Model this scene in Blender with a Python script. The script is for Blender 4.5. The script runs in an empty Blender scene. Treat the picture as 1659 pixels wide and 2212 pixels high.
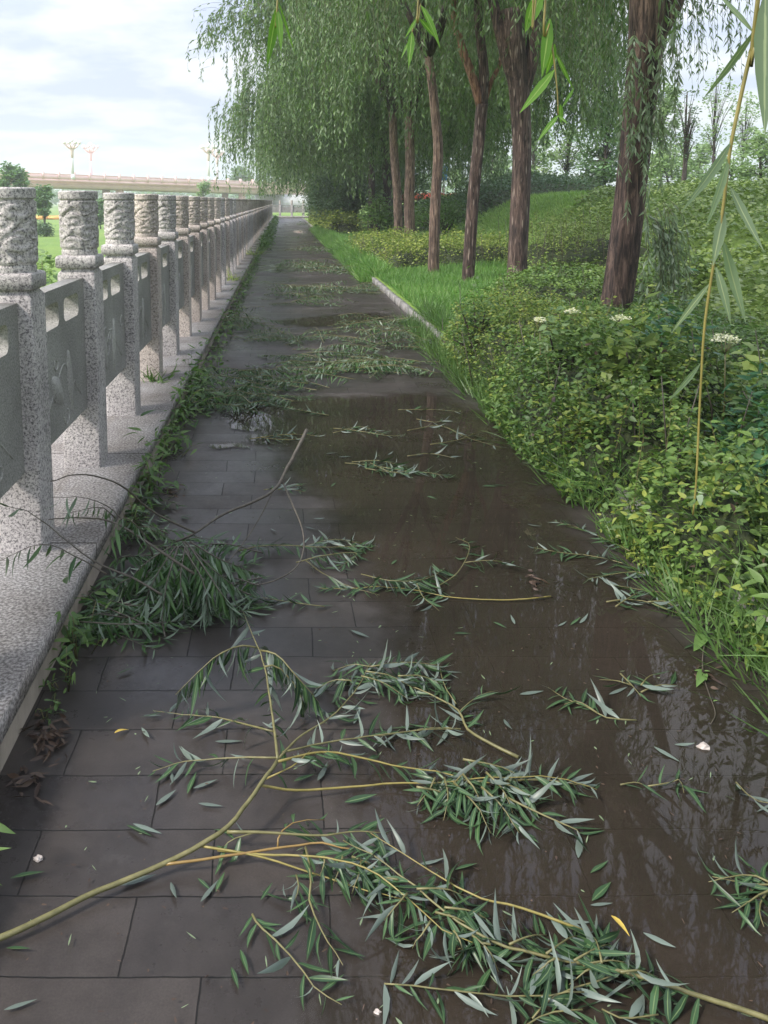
import bpy, bmesh, math
import numpy as np
from mathutils import Vector, Matrix

# ------------------------------------------------------------------ camera, light, exposure
SC = bpy.context.scene
COL = SC.collection
R_ = math.radians
EYE = 1.5
FPX = 850.0                      # focal length in pixels of a 768x1024 frame
CX, CY = 283.0, 323.0            # principal point (the photograph is an off-centre crop)
PITCH = math.atan((CY - 201.0) / FPX)
cd = bpy.data.cameras.new('camera'); cam = bpy.data.objects.new('camera', cd); COL.objects.link(cam)
cam.location = (0, 0, EYE); cam.rotation_euler = (R_(90) - PITCH, 0, 0)
cd.sensor_fit = 'VERTICAL'; cd.sensor_height = 24.0; cd.lens = FPX / 1024 * 24.0
cd.shift_x = (384 - CX) / 1024.0; cd.shift_y = (CY - 512) / 1024.0
cd.clip_start = 0.05; cd.clip_end = 3000
SC.camera = cam

SUN_EL, SUN_AZ = 42.0, 245.0      # azimuth measured from +Y clockwise: behind and to the left
sd = bpy.data.lights.new('sun', 'SUN'); so = bpy.data.objects.new('sun', sd); COL.objects.link(so)
sd.energy = 3.7; sd.angle = R_(10); sd.color = (1.0, 0.93, 0.84)
sv = Vector((math.sin(R_(SUN_AZ)) * math.cos(R_(SUN_EL)), math.cos(R_(SUN_AZ)) * math.cos(R_(SUN_EL)), math.sin(R_(SUN_EL))))
so.rotation_euler = sv.to_track_quat('Z', 'Y').to_euler(); so.location = sv * 60

W = bpy.data.worlds.new('World'); SC.world = W; W.use_nodes = True
def build_world():
    nt = W.node_tree; n = nt.nodes; l = nt.links; n.clear()
    out = n.new('ShaderNodeOutputWorld'); bg = n.new('ShaderNodeBackground')
    sky = n.new('ShaderNodeTexSky'); sky.sky_type = 'NISHITA'; sky.sun_disc = False
    sky.sun_elevation = R_(SUN_EL); sky.sun_rotation = R_(SUN_AZ); sky.air_density = 1.0; sky.dust_density = 2.5
    tc = n.new('ShaderNodeTexCoord'); sp = n.new('ShaderNodeSeparateXYZ')
    l.new(tc.outputs['Generated'], sp.inputs[0])
    ad = n.new('ShaderNodeMath'); ad.operation = 'ADD'; ad.inputs[1].default_value = 0.16
    mx = n.new('ShaderNodeMath'); mx.operation = 'MAXIMUM'; mx.inputs[1].default_value = 0.05
    l.new(sp.outputs['Z'], ad.inputs[0]); l.new(ad.outputs[0], mx.inputs[0])
    dx = n.new('ShaderNodeMath'); dx.operation = 'DIVIDE'; dy = n.new('ShaderNodeMath'); dy.operation = 'DIVIDE'
    l.new(sp.outputs['X'], dx.inputs[0]); l.new(mx.outputs[0], dx.inputs[1])
    l.new(sp.outputs['Y'], dy.inputs[0]); l.new(mx.outputs[0], dy.inputs[1])
    cb = n.new('ShaderNodeCombineXYZ'); l.new(dx.outputs[0], cb.inputs[0]); l.new(dy.outputs[0], cb.inputs[1])
    no = n.new('ShaderNodeTexNoise'); no.inputs['Scale'].default_value = 2.1; no.inputs['Detail'].default_value = 7; no.inputs['Roughness'].default_value = 0.52
    l.new(cb.outputs[0], no.inputs['Vector'])
    rp = n.new('ShaderNodeValToRGB'); rp.color_ramp.elements[0].position = 0.42; rp.color_ramp.elements[1].position = 0.58
    rp.color_ramp.elements[0].color = (4.1, 4.6, 6.1, 1); rp.color_ramp.elements[1].color = (6.3, 6.4, 6.9, 1)
    l.new(no.outputs['Fac'], rp.inputs[0])
    m = n.new('ShaderNodeMixRGB'); m.inputs[0].default_value = 0.88
    l.new(sky.outputs[0], m.inputs[1]); l.new(rp.outputs[0], m.inputs[2])
    gz = n.new('ShaderNodeMapRange'); gz.inputs[1].default_value = 0.0; gz.inputs[2].default_value = 0.9; gz.inputs[3].default_value = 0.76; gz.inputs[4].default_value = 2.8; l.new(sp.outputs['Z'], gz.inputs[0])   # an overcast sky is brighter overhead
    vm = n.new('ShaderNodeVectorMath'); vm.operation = 'SCALE'; l.new(m.outputs[0], vm.inputs[0]); l.new(gz.outputs[0], vm.inputs['Scale'])
    l.new(vm.outputs[0], bg.inputs[0]); bg.inputs[1].default_value = 0.1
    l.new(bg.outputs[0], out.inputs[0])
build_world()
SC.view_settings.view_transform = 'Standard'; SC.view_settings.look = 'None'
SC.view_settings.exposure = 0.55; SC.view_settings.gamma = 1.0
SC.cycles.max_bounces = 7; SC.cycles.transparent_max_bounces = 12; SC.cycles.volume_bounces = 2
SC.cycles.diffuse_bounces = 3; SC.cycles.glossy_bounces = 3; SC.cycles.transmission_bounces = 3

# ------------------------------------------------------------------ placing helpers
SP, CP = math.sin(PITCH), math.cos(PITCH)
def ray(px, py):                 # px, py on a 1659 x 2212 view of the photo
    u = (px * 768 / 1659 - CX) / FPX; v = (py * 1024 / 2212 - CY) / FPX
    return u, CP - v * SP, -(SP + v * CP)
def G(px, py, z=0.0):            # point on the horizontal plane z
    a, b, c = ray(px, py); t = (z - EYE) / c
    return np.array((a * t, b * t, z))
def AT(px, py, Y):               # point at the forward distance Y
    a, b, c = ray(px, py); t = Y / b
    return np.array((a * t, Y, EYE + c * t))

# ------------------------------------------------------------------ scene tree helpers
def tag(o, label=None, cat=None, group=None, kind=None):
    if label: o['label'] = label
    if cat: o['category'] = cat
    if group: o['group'] = group
    if kind: o['kind'] = kind
    return o
def empty(name, loc, label, cat, group=None, rz=0.0):
    o = bpy.data.objects.new(name, None); COL.objects.link(o); o.empty_display_size = 0.1
    o.location = loc; o.rotation_euler = (0, 0, rz)
    return tag(o, label, cat, group)
def link(name, me, parent=None, mat=None, smooth=False):
    o = bpy.data.objects.new(name, me); COL.objects.link(o)
    if mat is not None and not me.materials: me.materials.append(mat)
    if smooth: me.polygons.foreach_set('use_smooth', np.ones(len(me.polygons), bool))
    if parent is not None: o.parent = parent
    return o
def copy_tree(o, parent=None):
    c = o.copy(); COL.objects.link(c); c.parent = parent
    for ch in list(o.children): copy_tree(ch, c)
    return c

class Geo:                       # collects vertex / face arrays, builds ONE mesh
    def __init__(s): s.v = []; s.q = []; s.t = []; s.r = []; s.sd = []; s.n = 0
    def add(s, v, q=None, t=None, rnd=0.5, side=None):
        v = np.asarray(v, float).reshape(-1, 3)
        if q is not None and len(q): s.q.append(np.asarray(q, int).reshape(-1, 4) + s.n)
        if t is not None and len(t): s.t.append(np.asarray(t, int).reshape(-1, 3) + s.n)
        s.v.append(v); s.n += len(v)
        s.r.append(np.broadcast_to(np.asarray(rnd, float), (len(v),)))
        s.sd.append(np.ones(len(v)) if side is None else np.asarray(side, float))
    def mesh(s, name, origin=(0, 0, 0)):
        me = bpy.data.meshes.new(name)
        v = np.concatenate(s.v) - np.asarray(origin, float)
        q = np.concatenate(s.q) if s.q else np.zeros((0, 4), int)
        t = np.concatenate(s.t) if s.t else np.zeros((0, 3), int)
        me.vertices.add(len(v)); me.vertices.foreach_set('co', v.ravel())
        nl = len(q) * 4 + len(t) * 3
        me.loops.add(nl); me.loops.foreach_set('vertex_index', np.concatenate([q.ravel(), t.ravel()]).astype(np.int32))
        me.polygons.add(len(q) + len(t))
        ls = np.concatenate([np.arange(len(q)) * 4, len(q) * 4 + np.arange(len(t)) * 3])
        me.polygons.foreach_set('loop_start', ls.astype(np.int32))
        me.update(calc_edges=True)
        a = me.attributes.new('rnd', 'FLOAT', 'POINT'); a.data.foreach_set('value', np.concatenate(s.r).astype(np.float32))
        a = me.attributes.new('side', 'FLOAT', 'POINT'); a.data.foreach_set('value', np.concatenate(s.sd).astype(np.float32))
        me.validate()
        return me
    def build(s, name, mat, parent=None, origin=(0, 0, 0), smooth=False):
        return link(name, s.mesh(name, origin), parent, mat, smooth)

def nrm(a): return a / np.maximum(np.linalg.norm(a, axis=-1, keepdims=True), 1e-9)
def tube(g, pts, rad, n=8, rough=None, cap=True, rnd=0.5):
    pts = np.asarray(pts, float); m = len(pts); rad = np.broadcast_to(np.asarray(rad, float), (m,))
    T = nrm(np.gradient(pts, axis=0))
    u = np.cross(T[0], (0.123, 0.9, 0.31)); u /= np.linalg.norm(u)
    ang = np.arange(n) * 2 * np.pi / n
    V = np.zeros((m, n, 3))
    for i in range(m):
        u = u - T[i] * np.dot(u, T[i]); u /= np.linalg.norm(u); w = np.cross(T[i], u)
        r = rad[i] * (np.ones(n) if rough is None else rough(i, ang))
        V[i] = pts[i] + r[:, None] * (np.cos(ang)[:, None] * u + np.sin(ang)[:, None] * w)
    idx = np.arange(m * n).reshape(m, n)
    a = idx[:-1]; b = idx[1:]
    q = np.stack([a, np.roll(a, -1, 1), np.roll(b, -1, 1), b], -1).reshape(-1, 4)
    vv = V.reshape(-1, 3); t = []
    if cap:
        vv = np.vstack([vv, pts[0], pts[-1]])
        for j in range(n):
            k = (j + 1) % n
            t.append((idx[0, k], idx[0, j], m * n)); t.append((idx[-1, j], idx[-1, k], m * n + 1))
    g.add(vv, q, t, rnd)
def box(g, lo, hi, rnd=0.5):
    x0, y0, z0 = lo; x1, y1, z1 = hi
    v = [(x0, y0, z0), (x1, y0, z0), (x1, y1, z0), (x0, y1, z0), (x0, y0, z1), (x1, y0, z1), (x1, y1, z1), (x0, y1, z1)]
    g.add(v, [(0, 3, 2, 1), (4, 5, 6, 7), (0, 1, 5, 4), (1, 2, 6, 5), (2, 3, 7, 6), (3, 0, 4, 7)], None, rnd)
def spline(p, n):
    p = np.asarray(p, float); m = len(p)
    d = np.r_[0, np.cumsum(np.linalg.norm(np.diff(p, axis=0), axis=1))]
    if m < 3:
        s = np.linspace(0, d[-1], n); return np.stack([np.interp(s, d, p[:, k]) for k in range(3)], 1)
    e = np.vstack([2 * p[0] - p[1], p, 2 * p[-1] - p[-2]]); out = []
    s = np.linspace(0, m - 1 - 1e-6, n)
    for x in s:
        i = int(x); f = x - i; a, b, c, h = e[i], e[i + 1], e[i + 2], e[i + 3]
        out.append(0.5 * (2 * b + (c - a) * f + (2 * a - 5 * b + 4 * c - h) * f * f + (3 * b - a - 3 * c + h) * f ** 3))
    return np.array(out)

# leaf batches: P base, D direction, N upper-face normal, L length, Wd width
ST5 = np.array([0, .14, .34, .58, .82, 1.0]); WI = {'willow': np.array([.10, .62, 1.0, .86, .42, .02]), 'broad': np.array([.08, .85, 1.0, .8, .4, .02]), 'blade': np.array([.8, 1.0, .95, .75, .45, .03])}
def leaves(g, P, D, N, L, Wd, bend=0.0, lod=1, kind='willow', rnd=None, floor=None, fold=0.25, rng=None, sway=0.0):
    n = len(P)
    if n == 0: return
    L = np.broadcast_to(np.asarray(L, float), (n,)); Wd = np.broadcast_to(np.asarray(Wd, float), (n,)); bend = np.broadcast_to(np.asarray(bend, float), (n,))
    D = nrm(D); N = nrm(N - D * np.sum(N * D, 1, keepdims=True)); B = np.cross(N, D)
    if rnd is None: rnd = np.random.default_rng(n).random(n)
    if lod == 0:
        st = ST5; w = WI[kind]; k = len(st)
        sw = np.random.default_rng(n + 7).normal(0, 1, n) * sway
        c = P[:, None] + D[:, None] * (L[:, None] * st)[..., None] - N[:, None] * (bend[:, None] * L[:, None] * st ** 2)[..., None] + B[:, None] * (sw[:, None] * L[:, None] * st ** 2)[..., None]
        off = B[:, None] * (Wd[:, None] * 0.5 * w)[..., None]; up = N[:, None] * (fold * Wd[:, None] * 0.5 * w)[..., None]
        V = np.stack([c - off + up, c, c + off + up], 2)           # n,k,3,3
        if floor is not None:
            fl = floor + np.random.default_rng(n + 1).random(n)[:, None, None] * 0.006
            V[..., 2] = np.maximum(V[..., 2], fl)
        idx = np.arange(k * 3).reshape(k, 3)
        q = []
        for i in range(k - 1):
            for j in range(2): q.append((idx[i, j], idx[i + 1, j], idx[i + 1, j + 1], idx[i, j + 1]))
        q = np.array(q); nv = k * 3
        sd = np.tile(np.array([1, 0, 1.0]), k)
    else:
        s1 = 0.42
        c = P + D * (L * s1)[:, None] - N * (bend * L * s1 ** 2)[:, None]; tip = P + D * L[:, None] - N * (bend * L)[:, None]
        off = B * (Wd * 0.5)[:, None]
        V = np.stack([P, c - off, tip, c + off], 1)
        if floor is not None: V[..., 2] = np.maximum(V[..., 2], floor + 0.004)
        q = np.array([(0, 1, 2, 3)]); nv = 4; sd = np.ones(4)
    Q = (q[None] + (np.arange(n) * nv)[:, None, None]).reshape(-1, 4)
    g.add(V.reshape(-1, 3), Q, None, np.repeat(rnd, nv), np.tile(sd, n))
def rand_dirs(rng, n, zlo=-1, zhi=1):
    a = rng.random(n) * 2 * np.pi; z = rng.uniform(zlo, zhi, n); r = np.sqrt(np.maximum(0, 1 - z * z))
    return np.stack([r * np.cos(a), r * np.sin(a), z], 1)

# ------------------------------------------------------------------ materials
def mat(name):
    m = bpy.data.materials.new(name); m.use_nodes = True
    nt = m.node_tree; return m, nt.nodes, nt.links, nt.nodes['Principled BSDF']
def ramp(n, stops):
    r = n.new('ShaderNodeValToRGB'); e = r.color_ramp.elements
    while len(e) < len(stops): e.new(0.5)
    for i, (p, c) in enumerate(stops): e[i].position = p; e[i].color = (*c, 1) if len(c) == 3 else c
    return r
def noise(n, l, vec, scale, detail=4, rough=0.55, dist=0.0):
    t = n.new('ShaderNodeTexNoise'); t.inputs['Scale'].default_value = scale; t.inputs['Detail'].default_value = detail
    t.inputs['Roughness'].default_value = rough; t.inputs['Distortion'].default_value = dist
    if vec is not None: l.new(vec, t.inputs['Vector'])
    return t
def mapping(n, l, out, scale=(1, 1, 1), loc=(0, 0, 0), rot=(0, 0, 0)):
    m = n.new('ShaderNodeMapping'); m.inputs['Scale'].default_value = scale; m.inputs['Location'].default_value = loc; m.inputs['Rotation'].default_value = rot
    l.new(out, m.inputs['Vector']); return m.outputs[0]
def bump(n, l, bs, h, strength=0.3, dist=0.01):
    b = n.new('ShaderNodeBump'); b.inputs['Strength'].default_value = strength; b.inputs['Distance'].default_value = dist
    l.new(h, b.inputs['Height']); l.new(b.outputs[0], bs.inputs['Normal']); return b
def mixc(n, l, fac, a, b, mode='MIX'):
    m = n.new('ShaderNodeMixRGB'); m.blend_type = mode
    for k, x in ((0, fac), (1, a), (2, b)):
        if isinstance(x, (int, float)): m.inputs[k].default_value = x
        elif isinstance(x, tuple): m.inputs[k].default_value = (*x, 1)
        else: l.new(x, m.inputs[k])
    return m.outputs[0]

def leaf_mat(name, dark, light, under, rough=0.42, transl=0.25, rib=None):
    m, n, l, bs = mat(name); out = n['Material Output']
    at = n.new('ShaderNodeAttribute'); at.attribute_name = 'rnd'
    rp = ramp(n, [(0.0, dark), (1.0, light)]); l.new(at.outputs['Fac'], rp.inputs[0])
    c = rp.outputs[0]
    if rib is not None:
        a2 = n.new('ShaderNodeAttribute'); a2.attribute_name = 'side'
        r2 = ramp(n, [(0.06, (1, 1, 1)), (0.16, (0, 0, 0))]); l.new(a2.outputs['Fac'], r2.inputs[0])
        c = mixc(n, l, r2.outputs[0], c, rib)
    ge = n.new('ShaderNodeNewGeometry')
    hs = n.new('ShaderNodeHueSaturation'); l.new(at.outputs['Fac'], hs.inputs['Value'])
    mr = n.new('ShaderNodeMapRange'); mr.inputs[3].default_value = 0.75; mr.inputs[4].default_value = 1.2; l.new(at.outputs['Fac'], mr.inputs[0]); l.new(mr.outputs[0], hs.inputs['Value'])
    hs.inputs['Color'].default_value = (*under, 1)
    c = mixc(n, l, ge.outputs['Backfacing'], c, hs.outputs[0])
    l.new(c, bs.inputs['Base Color']); bs.inputs['Roughness'].default_value = rough; bs.inputs['Specular IOR Level'].default_value = 0.4
    tr = n.new('ShaderNodeBsdfTranslucent'); tc = mixc(n, l, 1.0, c, (1.3, 1.5, 0.7), 'MULTIPLY'); l.new(tc, tr.inputs[0])
    ms = n.new('ShaderNodeMixShader'); ms.inputs[0].default_value = transl
    l.new(bs.outputs[0], ms.inputs[1]); l.new(tr.outputs[0], ms.inputs[2]); l.new(ms.outputs[0], out.inputs['Surface'])
    return m
M = {}
M['willow'] = leaf_mat('willow_leaf', (.045, .105, .034), (.165, .26, .09), (.13, .19, .095), 0.45, 0.28)
M['willow_far'] = leaf_mat('willow_leaf_far', (.024, .070, .024), (.185, .29, .10), (.14, .205, .105), 0.5, 0.28)
M['fresh'] = leaf_mat('fresh_willow_leaf', (.10, .22, .035), (.17, .33, .06), (.30, .38, .25), 0.35, 0.45, (.32, .45, .14))
M['greyleaf'] = leaf_mat('grey_willow_leaf', (.16, .22, .13), (.24, .32, .20), (.30, .37, .28), 0.4, 0.35, (.36, .42, .24))
M['fallen'] = leaf_mat('fallen_willow_leaf', (.017, .044, .018), (.046, .10, .038), (.125, .16, .135), 0.4, 0.10, (.13, .19, .08))
M['fallen_fresh'] = leaf_mat('fresh_fallen_willow_leaf', (.026, .068, .022), (.090, .17, .055), (.15, .20, .14), 0.4, 0.15)
M['hedge'] = leaf_mat('hedge_leaf', (.042, .108, .022), (.185, .285, .064), (.12, .18, .06), 0.42, 0.22)
M['hedge_y'] = leaf_mat('yellow_hedge_leaf', (.10, .165, .028), (.30, .345, .07), (.17, .24, .08), 0.45, 0.25)
M['hedge_b'] = leaf_mat('blue_green_leaf', (.020, .085, .040), (.060, .16, .065), (.10, .19, .10), 0.4, 0.2)
M['vine'] = leaf_mat('vine_leaf', (.085, .150, .030), (.30, .38, .085), (.19, .25, .10), 0.42, 0.22)
M['grass'] = leaf_mat('grass_blade', (.08, .18, .045), (.21, .33, .10), (.12, .26, .06), 0.5, 0.3)
M['grass_lit'] = leaf_mat('lit_grass_blade', (.15, .28, .065), (.36, .48, .16), (.2, .32, .09), 0.5, 0.3)  # brighter copy of the grass, light on the shaded bank put into colour
M['weed'] = leaf_mat('weed_leaf', (.045, .10, .028), (.13, .21, .06), (.12, .22, .07), 0.45, 0.25)
M['darkbush'] = leaf_mat('dark_shrub_leaf', (.030, .075, .032), (.085, .15, .06), (.10, .16, .08), 0.5, 0.15)
M['paletree'] = leaf_mat('pale_tree_leaf', (.13, .22, .09), (.26, .36, .16), (.25, .33, .19), 0.5, 0.3)
M['midtree'] = leaf_mat('mid_tree_leaf', (.07, .15, .065), (.16, .27, .12), (.17, .26, .13), 0.5, 0.25)
M['petal'] = leaf_mat('cream_petal', (.72, .70, .55), (.82, .80, .70), (.75, .73, .6), 0.6, 0.3)
M['deadleaf'] = leaf_mat('dead_leaf', (.030, .018, .013), (.095, .062, .042), (.07, .05, .035), 0.55, 0.05)
M['yellowleaf'] = leaf_mat('yellow_leaf', (.45, .32, .06), (.6, .45, .10), (.5, .4, .15), 0.45, 0.2)

def m_granite(name, dark, mid, light, scale=75, wet=0.0, warm=True, bumpd=0.002):
    m, n, l, bs = mat(name); tc = n.new('ShaderNodeTexCoord'); oi = n.new('ShaderNodeObjectInfo')
    ad = n.new('ShaderNodeVectorMath'); l.new(tc.outputs['Object'], ad.inputs[0]); l.new(oi.outputs['Location'], ad.inputs[1])
    v = ad.outputs[0]
    a = noise(n, l, v, scale, 3, 0.6); b = noise(n, l, v, scale * 2.3, 2, 0.5); st = noise(n, l, v, 2.2, 5, 0.6)
    mm = n.new('ShaderNodeMath'); mm.operation = 'MULTIPLY_ADD'; mm.inputs[1].default_value = 0.45; l.new(b.outputs['Fac'], mm.inputs[0])
    m2 = n.new('ShaderNodeMath'); m2.operation = 'MULTIPLY'; m2.inputs[1].default_value = 0.62; l.new(a.outputs['Fac'], m2.inputs[0]); l.new(m2.outputs[0], mm.inputs[2])
    rp = ramp(n, [(0.42, dark), (0.50, mid), (0.62, light)]); l.new(mm.outputs[0], rp.inputs[0])
    r2 = ramp(n, [(0.35, (0.72, 0.70, 0.68)), (0.65, (1.05, 1.03, 1.0))]); l.new(st.outputs['Fac'], r2.inputs[0])
    c = mixc(n, l, 1.0, rp.outputs[0], r2.outputs[0], 'MULTIPLY')
    l.new(c, bs.inputs['Base Color'])
    bump(n, l, bs, a.outputs['Fac'], 0.16, bumpd)
    if wet:
        r3 = ramp(n, [(0.42, (0.06,) * 3), (0.56, (0.5,) * 3)]); s2 = noise(n, l, v, 3.1, 3, 0.5); l.new(s2.outputs['Fac'], r3.inputs[0]); l.new(r3.outputs[0], bs.inputs['Roughness'])
    else: bs.inputs['Roughness'].default_value = 0.72
    return m
M['granite'] = m_granite('speckled_granite', (.115, .11, .115), (.37, .355, .36), (.62, .595, .59), 92)
M['granite_pink'] = m_granite('warm_speckled_granite', (.14, .12, .11), (.42, .375, .35), (.64, .575, .535), 92)
M['panel'] = m_granite('grey_panel_granite', (.18, .18, .172), (.29, .29, .28), (.40, .40, .385), 120)
M['relief'] = m_granite('paler_relief_granite', (.26, .26, .25), (.40, .40, .39), (.50, .50, .485), 120)
M['farstone'] = m_granite('far_railing_stone', (.25, .23, .22), (.36, .33, .31), (.46, .42, .40), 30)

def m_coping():
    m, n, l, bs = mat('wet_coping_granite'); tc = n.new('ShaderNodeTexCoord'); v = tc.outputs['Object']
    a = noise(n, l, v, 95, 3, 0.6); st = noise(n, l, v, 1.7, 6, 0.6); w = noise(n, l, v, 1.4, 4, 0.55, 0.4)
    rp = ramp(n, [(0.40, (.16, .15, .144)), (0.52, (.315, .30, .288)), (0.64, (.47, .45, .435))]); l.new(a.outputs['Fac'], rp.inputs[0])
    r2 = ramp(n, [(0.35, (.60, .56, .53)), (0.62, (1, 1, 1))]); l.new(st.outputs['Fac'], r2.inputs[0])
    c = mixc(n, l, 1.0, rp.outputs[0], r2.outputs[0], 'MULTIPLY')
    sp = n.new('ShaderNodeSeparateXYZ'); l.new(v, sp.inputs[0])              # joints across the slabs every 1.05 m
    fr = n.new('ShaderNodeMath'); fr.operation = 'PINGPONG'; fr.inputs[1].default_value = 0.6; l.new(sp.outputs['Y'], fr.inputs[0])
    r4 = ramp(n, [(0.003, (.25, .22, .2)), (0.007, (1, 1, 1))]); l.new(fr.outputs[0], r4.inputs[0])
    c = mixc(n, l, 1.0, c, r4.outputs[0], 'MULTIPLY'); l.new(c, bs.inputs['Base Color'])
    mrx = n.new('ShaderNodeMapRange'); mrx.inputs[1].default_value = -0.12; mrx.inputs[2].default_value = 0.12; mrx.inputs[3].default_value = -.09; mrx.inputs[4].default_value = .02; l.new(sp.outputs['X'], mrx.inputs[0])
    wa = n.new('ShaderNodeMath'); l.new(w.outputs['Fac'], wa.inputs[0]); l.new(mrx.outputs[0], wa.inputs[1])
    r3 = ramp(n, [(0.44, (0.045,) * 3), (0.53, (0.30,) * 3)]); l.new(wa.outputs[0], r3.inputs[0]); l.new(r3.outputs[0], bs.inputs['Roughness'])
    bump(n, l, bs, a.outputs['Fac'], 0.12, 0.001); bs.inputs['IOR'].default_value = 1.42
    return m
M['coping'] = m_coping()
def m_concrete():
    m, n, l, bs = mat('stained_concrete'); tc = n.new('ShaderNodeTexCoord'); v = tc.outputs['Object']
    a = noise(n, l, mapping(n, l, v, (1, 1, 0.35)), 5, 8, 0.65); b = noise(n, l, v, 60, 4)
    rp = ramp(n, [(0.3, (.085, .075, .055)), (0.5, (.17, .15, .12)), (0.7, (.25, .22, .18))]); l.new(a.outputs['Fac'], rp.inputs[0])
    l.new(rp.outputs[0], bs.inputs['Base Color']); bs.inputs['Roughness'].default_value = 0.6; bump(n, l, bs, b.outputs['Fac'], 0.3, 0.003); return m
M['concrete'] = m_concrete()
def m_paving():
    m, n, l, bs = mat('wet_slate_paving'); tc = n.new('ShaderNodeTexCoord'); v = tc.outputs['Object']
    wob = noise(n, l, v, 1.9, 6, .62); wv = n.new('ShaderNodeVectorMath'); wv.operation = 'MULTIPLY_ADD'; wv.inputs[1].default_value = (0.03, 0.03, 0); l.new(wob.outputs['Color'], wv.inputs[0]); l.new(v, wv.inputs[2])
    br = n.new('ShaderNodeTexBrick'); br.offset = 0.38; br.offset_frequency = 2; br.squash = 1.0
    l.new(mapping(n, l, wv.outputs[0], (1, 1, 1), (0.145, -1.478 + 0.196 * 20, 0)), br.inputs['Vector'])
    br.inputs['Scale'].default_value = 1.0; br.inputs['Brick Width'].default_value = 0.42; br.inputs['Row Height'].default_value = 0.196
    br.inputs['Mortar Size'].default_value = 0.0026; br.inputs['Mortar Smooth'].default_value = 0.6
    br.inputs['Color1'].default_value = (.034, .0315, .0315, 1); br.inputs['Color2'].default_value = (.050, .046, .0445, 1); br.inputs['Mortar'].default_value = (.007, .007, .007, 1)
    big = noise(n, l, v, 0.9, 6, 0.6); fine = noise(n, l, v, 38, 5, 0.7); crack = noise(n, l, v, 7, 8, 0.72)
    mud = ramp(n, [(0.40, (.9, .86, .82)), (0.62, (1.2, 1.12, 1.04))]); l.new(big.outputs['Fac'], mud.inputs[0])
    c = mixc(n, l, 1.0, br.outputs['Color'], mud.outputs[0], 'MULTIPLY')
    gr = ramp(n, [(0.30, (.65, .63, .62)), (0.62, (1.12, 1.1, 1.08))]); l.new(crack.outputs['Fac'], gr.inputs[0])
    c = mixc(n, l, 1.0, c, gr.outputs[0], 'MULTIPLY'); l.new(c, bs.inputs['Base Color'])
    rr = ramp(n, [(0.36, (.07,) * 3), (0.50, (.19,) * 3), (0.66, (.34,) * 3)]); l.new(big.outputs['Fac'], rr.inputs[0])
    gn = noise(n, l, v, 210, 3, .7); gk = ramp(n, [(.34, (.86, .86, .86)), (.66, (1.14, 1.13, 1.12))]); l.new(gn.outputs['Fac'], gk.inputs[0]); c = mixc(n, l, 1.0, c, gk.outputs[0], 'MULTIPLY')
    b2 = n.new('ShaderNodeTexBrick'); b2.offset = 0.38; b2.offset_frequency = 2; l.new(br.inputs['Vector'].links[0].from_socket, b2.inputs['Vector'])
    for a_ in ('Scale', 'Brick Width', 'Row Height', 'Mortar Size'): b2.inputs[a_].default_value = br.inputs[a_].default_value
    b2.inputs['Color1'].default_value = (0, 0, 0, 1); b2.inputs['Color2'].default_value = (.16, .16, .16, 1); b2.inputs['Mortar'].default_value = (.2, .2, .2, 1)
    ra = mixc(n, l, 1.0, rr.outputs[0], b2.outputs['Color'], 'ADD'); stn = noise(n, l, v, 3.2, 7, .68); sr = ramp(n, [(.60, (0, 0, 0)), (.74, (.55, .55, .55))]); l.new(stn.outputs['Fac'], sr.inputs[0])
    c = mixc(n, l, sr.outputs[0], c, (.11, .104, .10)); l.new(c, bs.inputs['Base Color'])
    fa = n.new('ShaderNodeMath'); fa.operation = 'MULTIPLY_ADD'; fa.inputs[1].default_value = 0.22; l.new(fine.outputs['Fac'], fa.inputs[0]); l.new(ra, fa.inputs[2])
    l.new(fa.outputs[0], bs.inputs['Roughness'])
    h = n.new('ShaderNodeMath'); h.operation = 'MULTIPLY_ADD'; h.inputs[1].default_value = 0.16; l.new(fine.outputs['Fac'], h.inputs[0])
    inv = n.new('ShaderNodeMath'); inv.operation = 'SUBTRACT'; inv.inputs[0].default_value = 1; l.new(br.outputs['Fac'], inv.inputs[1]); l.new(inv.outputs[0], h.inputs[2])
    bump(n, l, bs, h.outputs[0], 0.34, 0.005); bs.inputs['IOR'].default_value = 1.36
    return m
M['paving'] = m_paving()
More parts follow.
